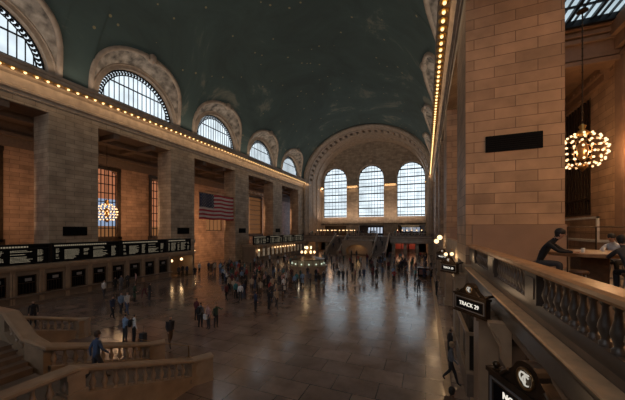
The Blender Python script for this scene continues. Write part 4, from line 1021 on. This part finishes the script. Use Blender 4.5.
def P(px, py, pose, top, bot, label, rz=None, **k):
    x, y = at_floor(px, py); x = max(x, XT + .62); placed.append((x, y))
    return person(x, y, 0, rnd.uniform(0, 6.28) if rz is None else rz, pose, top, bot, label, h=k.pop('h', rnd.uniform(.95, 1.03)), **k)
# --- nearer, individually readable figures
P(125, 343, 'phone', 'pale blue', 'charcoal', 'person in a light blue shirt standing behind the middle stair balustrade', PI, near=False)
P(134, 343, 'stand', 'white', 'black', 'person in a white top with a dark backpack, behind the middle stair balustrade', PI * .9, bag=('backpack', 'black'))
o = P(170, 347, 'walk', 'charcoal', 'brown', 'lone person in dark grey walking past the foot of the stairs', 1.2)
c = MB(); c.box(-.16, .16, -.13, .13, .06, .62); c.path([(-.1, .1, .62), (-.1, .1, .98), (.1, .1, .98), (.1, .1, .62)], .012, 5); c.ball((-.12, 0, .04), .04, 6); c.ball((.12, 0, .04), .04, 6)
x_, y_ = at_floor(143, 344); c = c.build('suitcase', CM['charcoal']); c.location = (x_, y_, 0); tag(c, 'dark wheeled suitcase right of the person in white by the stairs', 'suitcase')
P(196.5, 321, 'stand', 'maroon', 'black', 'tall person in dark red at the back of the group of four', PI)
P(200.5, 328, 'stand', 'grey', 'black', 'person with a dark backpack at the left of the group of four', PI * 1.05, bag=('backpack', 'black'))
P(208.5, 329, 'stand', 'pink', 'charcoal', 'person carrying a pale cyan bag in the group of four', -.3, bag=('front_bag', 'white'))
P(216, 328, 'point', 'dark green', 'black', 'person in a dark coat pointing right, at the right of the group of four', 1.3)
P(104, 298, 'walk', 'white', 'charcoal', 'person in a white shirt by the dark ticket windows, leftmost walker', 1.5)
P(115, 293, 'stand', 'black', 'black', 'person in black queuing at the ticket windows, just right of the walker in white', 1.6)
P(121, 291, 'stand', 'grey', 'grey', 'person in grey at the dark ticket windows', 1.6)
P(127, 288, 'coat', 'charcoal', 'black', 'person in a charcoal coat at the dark ticket windows', 1.5)
P(136, 287, 'stand', 'pink', 'brown', 'person in a pale pink top at the ticket windows', -.5)
P(134.5, 302, 'coat', 'dark green', 'black', 'person in a dark green coat left of the two dark standing figures', 2.1)
P(144.5, 298, 'walk', 'brown', 'maroon', 'person in brown with dark red trousers before the ticket windows', .4)
P(149.5, 301, 'stand', 'black', 'charcoal', 'person in black beside the one in brown before the ticket windows', 2.9)
P(112.5, 319, 'walk', 'navy', 'black', 'leftmost of three people walking together before the ticket windows, in navy', 1.7)
P(121, 315, 'walk', 'pale blue', 'charcoal', 'middle of three people walking together, in pale blue', 1.5)
P(127, 315, 'walk', 'white', 'denim', 'right of three people walking together, in white', 1.6)
P(195, 279, 'stand', 'black', 'black', 'person in black standing alone at the corner of the near ticket office', .5)
for i, (px, py, tp) in enumerate(((166, 277, 'charcoal'), (172.5, 276.5, 'black'), (180.5, 276, 'navy'), (185, 273, 'white'), (191, 271, 'navy'))):
    P(px, py, 'stand', tp, 'black', 'person in %s at lit corner of near ticket office, number %s from left' % (tp, ['one', 'two', 'three', 'four', 'five'][i]), 1.5)
P(255.5, 312, 'stand', 'navy', 'black', 'lone standing person in navy in front of the crowd', 2.6)
P(240.5, 301, 'stand', 'white', 'charcoal', 'person in a bright white shirt left of the lone standing person in navy', .4)
P(269, 310, 'coat', 'black', 'black', 'person in a black coat left of the one in the beige jacket', 2.6)
P(276.5, 309, 'walk', 'beige', 'charcoal', 'person in a beige jacket walking at the front of the crowd', 1.1)
P(282.5, 301, 'stand', 'charcoal', 'brown', 'person in charcoal behind the one in the beige jacket', 2)
P(296.5, 287, 'stand', 'teal', 'black', 'person in teal in front of the information booth', PI)
P(290, 291, 'coat', 'brown', 'black', 'person in a brown coat in front of the information booth', PI)
P(310, 286, 'walk', 'grey', 'charcoal', 'person in grey walking right of the information booth', .9)
P(333.5, 273, 'walk', 'charcoal', 'black', 'single dark walker between the booth and the small group', 1.3)
P(339, 282, 'stand', 'black', 'charcoal', 'left figure of the small dark group on the bright reflection', .3)
P(343, 282, 'coat', 'charcoal', 'black', 'middle figure of the small dark group on the bright reflection', 3)
P(347, 282, 'stand', 'black', 'black', 'right figure of the small dark group on the bright reflection', 2)
P(352.5, 273, 'coat', 'black', 'black', 'tall dark figure behind the second small group', 1)
P(355, 282, 'stand', 'maroon', 'black', 'figure in dark red in the second small group on the reflection', 2)
P(360, 281, 'walk', 'charcoal', 'black', 'charcoal figure in the middle of the second small group', 2)
P(364, 281, 'stand', 'navy', 'navy', 'navy figure at the right of the second small group', 3.2)
P(370, 268, 'walk', 'black', 'black', 'dark walker just in front of the far stairs', 1)
P(376.5, 281, 'coat', 'black', 'charcoal', 'isolated dark figure in a coat right of the small groups', .2, bag=('backpack', 'black'))
P(399, 274, 'stand', 'charcoal', 'black', 'charcoal figure near the tall pair at right', 1)
P(405, 279, 'coat', 'black', 'black', 'back figure of the tall dark pair at right', 1.4)
P(407, 287, 'stand', 'brown', 'black', 'front figure of the tall dark pair at right', 1.4)
P(418.7, 294, 'stand', 'charcoal', 'charcoal', 'lone figure in charcoal standing near the north wall', PI)
P(436.5, 296, 'stand', 'black', 'black', 'dark figure against the north wall beside a pilaster', 1.8)
P(412, 268, 'stand', 'dark green', 'charcoal', 'person in green behind the low display stand', 1)
# by the north wall at the bottom right
person(1.1, 15.0, 0, PI * .6, 'stand', 'black', 'black', 'person in black by the framed display case, farthest of three at the wall')
person(1.0, 13.1, 0, PI * .45, 'walk', 'grey', 'black', 'fair-haired person in grey beside the framed display case', near=True, hair=2)
person(.72, 9.3, 0, PI * .8, 'coat', 'brown', 'black', 'person in a brown coat at the bottom edge beside the north wall', near=True)
# on the stairs
person(-10.75, 6.2, 1.168, PI * .95, 'walk', 'denim', 'charcoal', 'person in a blue jacket walking on the near stair flight', near=True, hair=1)
x_, y_ = -24.6, 10.3; person(x_, y_, 0, 1.2, 'stand', 'black', 'black', 'dark-haired person behind the small far balustrade at left', hair=0); placed.append((x_, y_))
# seated in the balcony room
TC = (4.25, 10.15)
person(2.88, 9.42, BAL + .05, math.radians(62), 'desk', 'black', 'charcoal', 'person in black seated hunched at the left of the high round table', near=True, h=1.07)
person(5.5, 11.55, BAL + .02, math.radians(-40), 'desk', 'white', 'black', 'person in black and white leaning over the far side of the high round table', near=True)
person(4.38, 8.6, BAL + .0, PI, 'desk', 'charcoal', 'black', 'dark-coated person seated with the back to the camera at the right edge', near=True)

t = thing('high_table', 'high round wooden table with a boxy pedestal on the balcony', 'table', (TC[0], TC[1], BAL))
b = MB(); b.lathe([(1.03, 1.04), (1.10, 1.06), (1.10, 1.13), (1.06, 1.15)], n=40, sm=False); b.build('tabletop', WOOD_L, t)
b = MB(); b.box(-.3, .3, -.3, .3, .05, 1.04); b.box(-.5, .5, -.5, .5, 0, .06); b.build('pedestal', WOOD, t)
for i, (x, y, s) in enumerate(((-.6, -.2, 'white sheet of paper on the high table nearest the seated person'), (-.1, .3, 'white sheet of paper in the middle of the high table'))):
    b = MB(); b.box(-.15, .15, -.11, .11, 0, .004); o = b.build('paper_sheet', mat('paper_%d' % i, (.7, .66, .6), .8), loc=(TC[0] + x, TC[1] + y, BAL + 1.151)); o.rotation_euler = (0, 0, .4 + i); tag(o, s, 'paper')
for i, (x, y) in enumerate(((-.35, -.55), (.35, .1))):
    b = MB(); b.lathe([(.035, 0), (.045, .12), (.04, .12), (.032, .01)], n=12); tag(b.build('paper_cup', WHITE, loc=(TC[0] + x, TC[1] + y, BAL + 1.151)), ['white paper cup near the front edge of the high table', 'white paper cup near the centre of the high table'][i], 'cup')
def stool(loc, label, first=[None]):
    if first[0]: return dup(first[0], loc, 0, label)
    t = thing('bar_stool', label, 'stool', loc, 0, 'bar stools around the high table')
    b = MB(); b.lathe([(.17, .68), (.19, .70), (.19, .74), (.16, .76)], n=16); b.build('seat', WOOD, t)
    for k in range(4):
        a = PI / 4 + k * PI / 2; q = MB(); q.tube((.12 * math.cos(a), .12 * math.sin(a), .69), (.22 * math.cos(a), .22 * math.sin(a), 0), .016, n=6); q.build('leg', GREYB, t)
    b = MB(); b.path([(.195 * math.cos(2 * PI * k / 16), .195 * math.sin(2 * PI * k / 16), .25) for k in range(17)], .012, 5); b.build('footrest', GREYB, t)
    first[0] = t; return t
for (x, y), lb in (((2.88, 9.42), 'bar stool under the person in black'), ((3.5, 8.8), 'empty bar stool right beside the person in black'), ((3.35, 10.9), 'empty bar stool behind the person in black'), ((5.5, 11.55), 'bar stool under the person leaning at the far side'), ((4.38, 8.6), 'bar stool under the dark-coated person at the right edge'), ((3.6, 11.4), 'empty bar stool behind the high table')):
    stool((x, y, BAL), lb)
t = thing('glass_screen', 'framed glass screen standing behind the high table', 'screen', (4.5, 12.1, BAL))
b = MB(); b.path([(0, 0, 0), (0, 0, 1.85), (3.6, 0, 1.85), (3.6, 0, 0)], .018, 6); b.path([(.75, 0, 0), (.75, 0, 1.85)], .025, 6); b.build('frame', BRONZE, t)
gm, gnt, gb = nodes('clear_glass'); gb.inputs['Transmission Weight'].default_value = 1; gb.inputs['Roughness'].default_value = .02; gb.inputs['IOR'].default_value = 1.05
b = MB(); b.box(.03, 3.57, -.005, .005, .15, 1.72); b.build('pane', gm, t)

# --- the crowd
WORDS_T = ['black', 'black', 'charcoal', 'charcoal', 'navy', 'grey', 'brown', 'white', 'pale blue', 'maroon', 'dark green', 'beige', 'teal', 'tan', 'red', 'pink']
WORDS_B = ['black', 'charcoal', 'denim', 'brown', 'black']
rc = random.Random(21)
def ok(x, y, dmin=.5):
    if x < XT + .9 or x > 1.0 or y > 77: return False
    if (x + 16.8) ** 2 + (y - 39.5) ** 2 < 3.35 ** 2: return False
    if y > 66.4 and -24.6 < x < -8.4: return False
    if abs(x) < 1.3 and 41 < y < 43: return False
    return all((x - a) ** 2 + (y - b) ** 2 > dmin * dmin for a, b in placed)
seen = {}
def crowd(n_, gen, where, dmin=.5):
    k = 0; tries = 0
    while k < n_ and tries < 6000:
        tries += 1; x, y = gen()
        if not ok(x, y, dmin): continue
        placed.append((x, y)); tp = rc.choice(WORDS_T); bt = rc.choice(WORDS_B); ps = rc.choice(['stand', 'stand', 'walk', 'coat', 'phone'])
        verb = {'stand': 'standing', 'walk': 'walking', 'coat': 'standing', 'phone': 'hands raised'}[ps]
        gar = 'coat' if ps == 'coat' else 'top'
        lb = 'person in %s %s, %s trousers, %s, %s' % (tp, gar, bt, verb, where)
        o = person(x, y, 0, rc.uniform(0, 6.28), ps, tp, bt, lb, hair=rc.choice([0, 0, 1, 1, 2, 3]), skin=rc.choice([SK, SK, SK2]), h=rc.uniform(.93, 1.04))
        seen.setdefault(lb, []).append(o); k += 1
def px_gen(x0, x1, y0, y1):
    return lambda: at_floor(rc.uniform(x0, x1), rc.uniform(y0, y1))
crowd(52, px_gen(222, 284, 272, 294), 'in crowd left of booth')
crowd(12, px_gen(226, 284, 292, 303), 'at front edge of crowd', .6)
crowd(20, px_gen(203, 240, 263, 275), 'before the passage')
crowd(14, px_gen(284, 330, 276, 290), 'close before the booth')
crowd(22, px_gen(238, 300, 262, 272), 'by farther ticket office')
crowd(34, px_gen(318, 386, 256, 266), 'below the far stairs')
crowd(34, px_gen(382, 432, 257, 272), 'in far right corner')
crowd(9, px_gen(392, 436, 272, 284), 'on right of hall', .7)
crowd(6, px_gen(318, 395, 268, 278), 'on the bright reflection', .9)
# under the west balcony and on it
def gal(x0, x1, y0, y1, z, n_, where):
    k = 0
    while k < n_:
        x, y = rc.uniform(x0, x1), rc.uniform(y0, y1)
        if not all((x - a) ** 2 + (y - b) ** 2 > .36 for a, b in placed): continue
        placed.append((x, y)); tp = rc.choice(WORDS_T); ps = rc.choice(['stand', 'coat', 'phone'])
        lb = 'person in a %s %s %s' % (tp, 'coat' if ps == 'coat' else 'top', where)
        o = person(x, y, z, rc.uniform(0, 6.28), ps, tp, 'black', lb, hair=rc.choice([0, 1]), h=rc.uniform(.93, 1.04)); seen.setdefault(lb, []).append(o); k += 1
gal(-19.8, -13.2, 77.9, 80, BAL, 14, 'at the middle railing of the west balcony')
gal(-8, 0, 78, 82, BAL, 14, 'behind the right railing of the west balcony')
gal(-33, -24.6, 77.8, 79.4, BAL, 10, 'behind the left railing of the west balcony')
for i, (x, s) in enumerate(((-11.4, 6), (-10.2, 12), (-10.9, 18), (-22.8, 8), (-21.9, 15))):
    person(x, 68 + s * .33 + .2, (s + 1) * .1696, 0 if i % 2 else PI, 'walk', ['black', 'charcoal', 'brown', 'navy', 'black'][i], 'black', ['dark walker low on the right far stair flight', 'charcoal walker in the middle of the right far stair flight', 'brown-clad walker high on the right far stair flight', 'navy walker low on the left far stair flight', 'dark walker high on the left far stair flight'][i])
for lb, os_ in seen.items():
    if len(os_) > 1:
        os_.sort(key=lambda o: (o.location.x + TA * o.location.y) / (o.location.y - TA * o.location.x))
        for i, o in enumerate(os_):
            o['group'] = lb.replace('person', 'people', 1)
            o['label'] = lb + ', ' + (['left', 'right'][i] if len(os_) == 2 else ['leftmost', 'second', 'third', 'fourth', 'fifth', 'sixth', 'seventh'][i]) + ' one'
light('balcony_fill', (6.5, 3.0, 12.5), 125, (1, .60, .32), .8)  # unseen fill light added to brighten the near pier, no lamp hangs here
light('balcony_fill', (7.5, 11.0, 9.3), 28, (1, .62, .34), .4)  # second added fill, over the high table, without a fixture
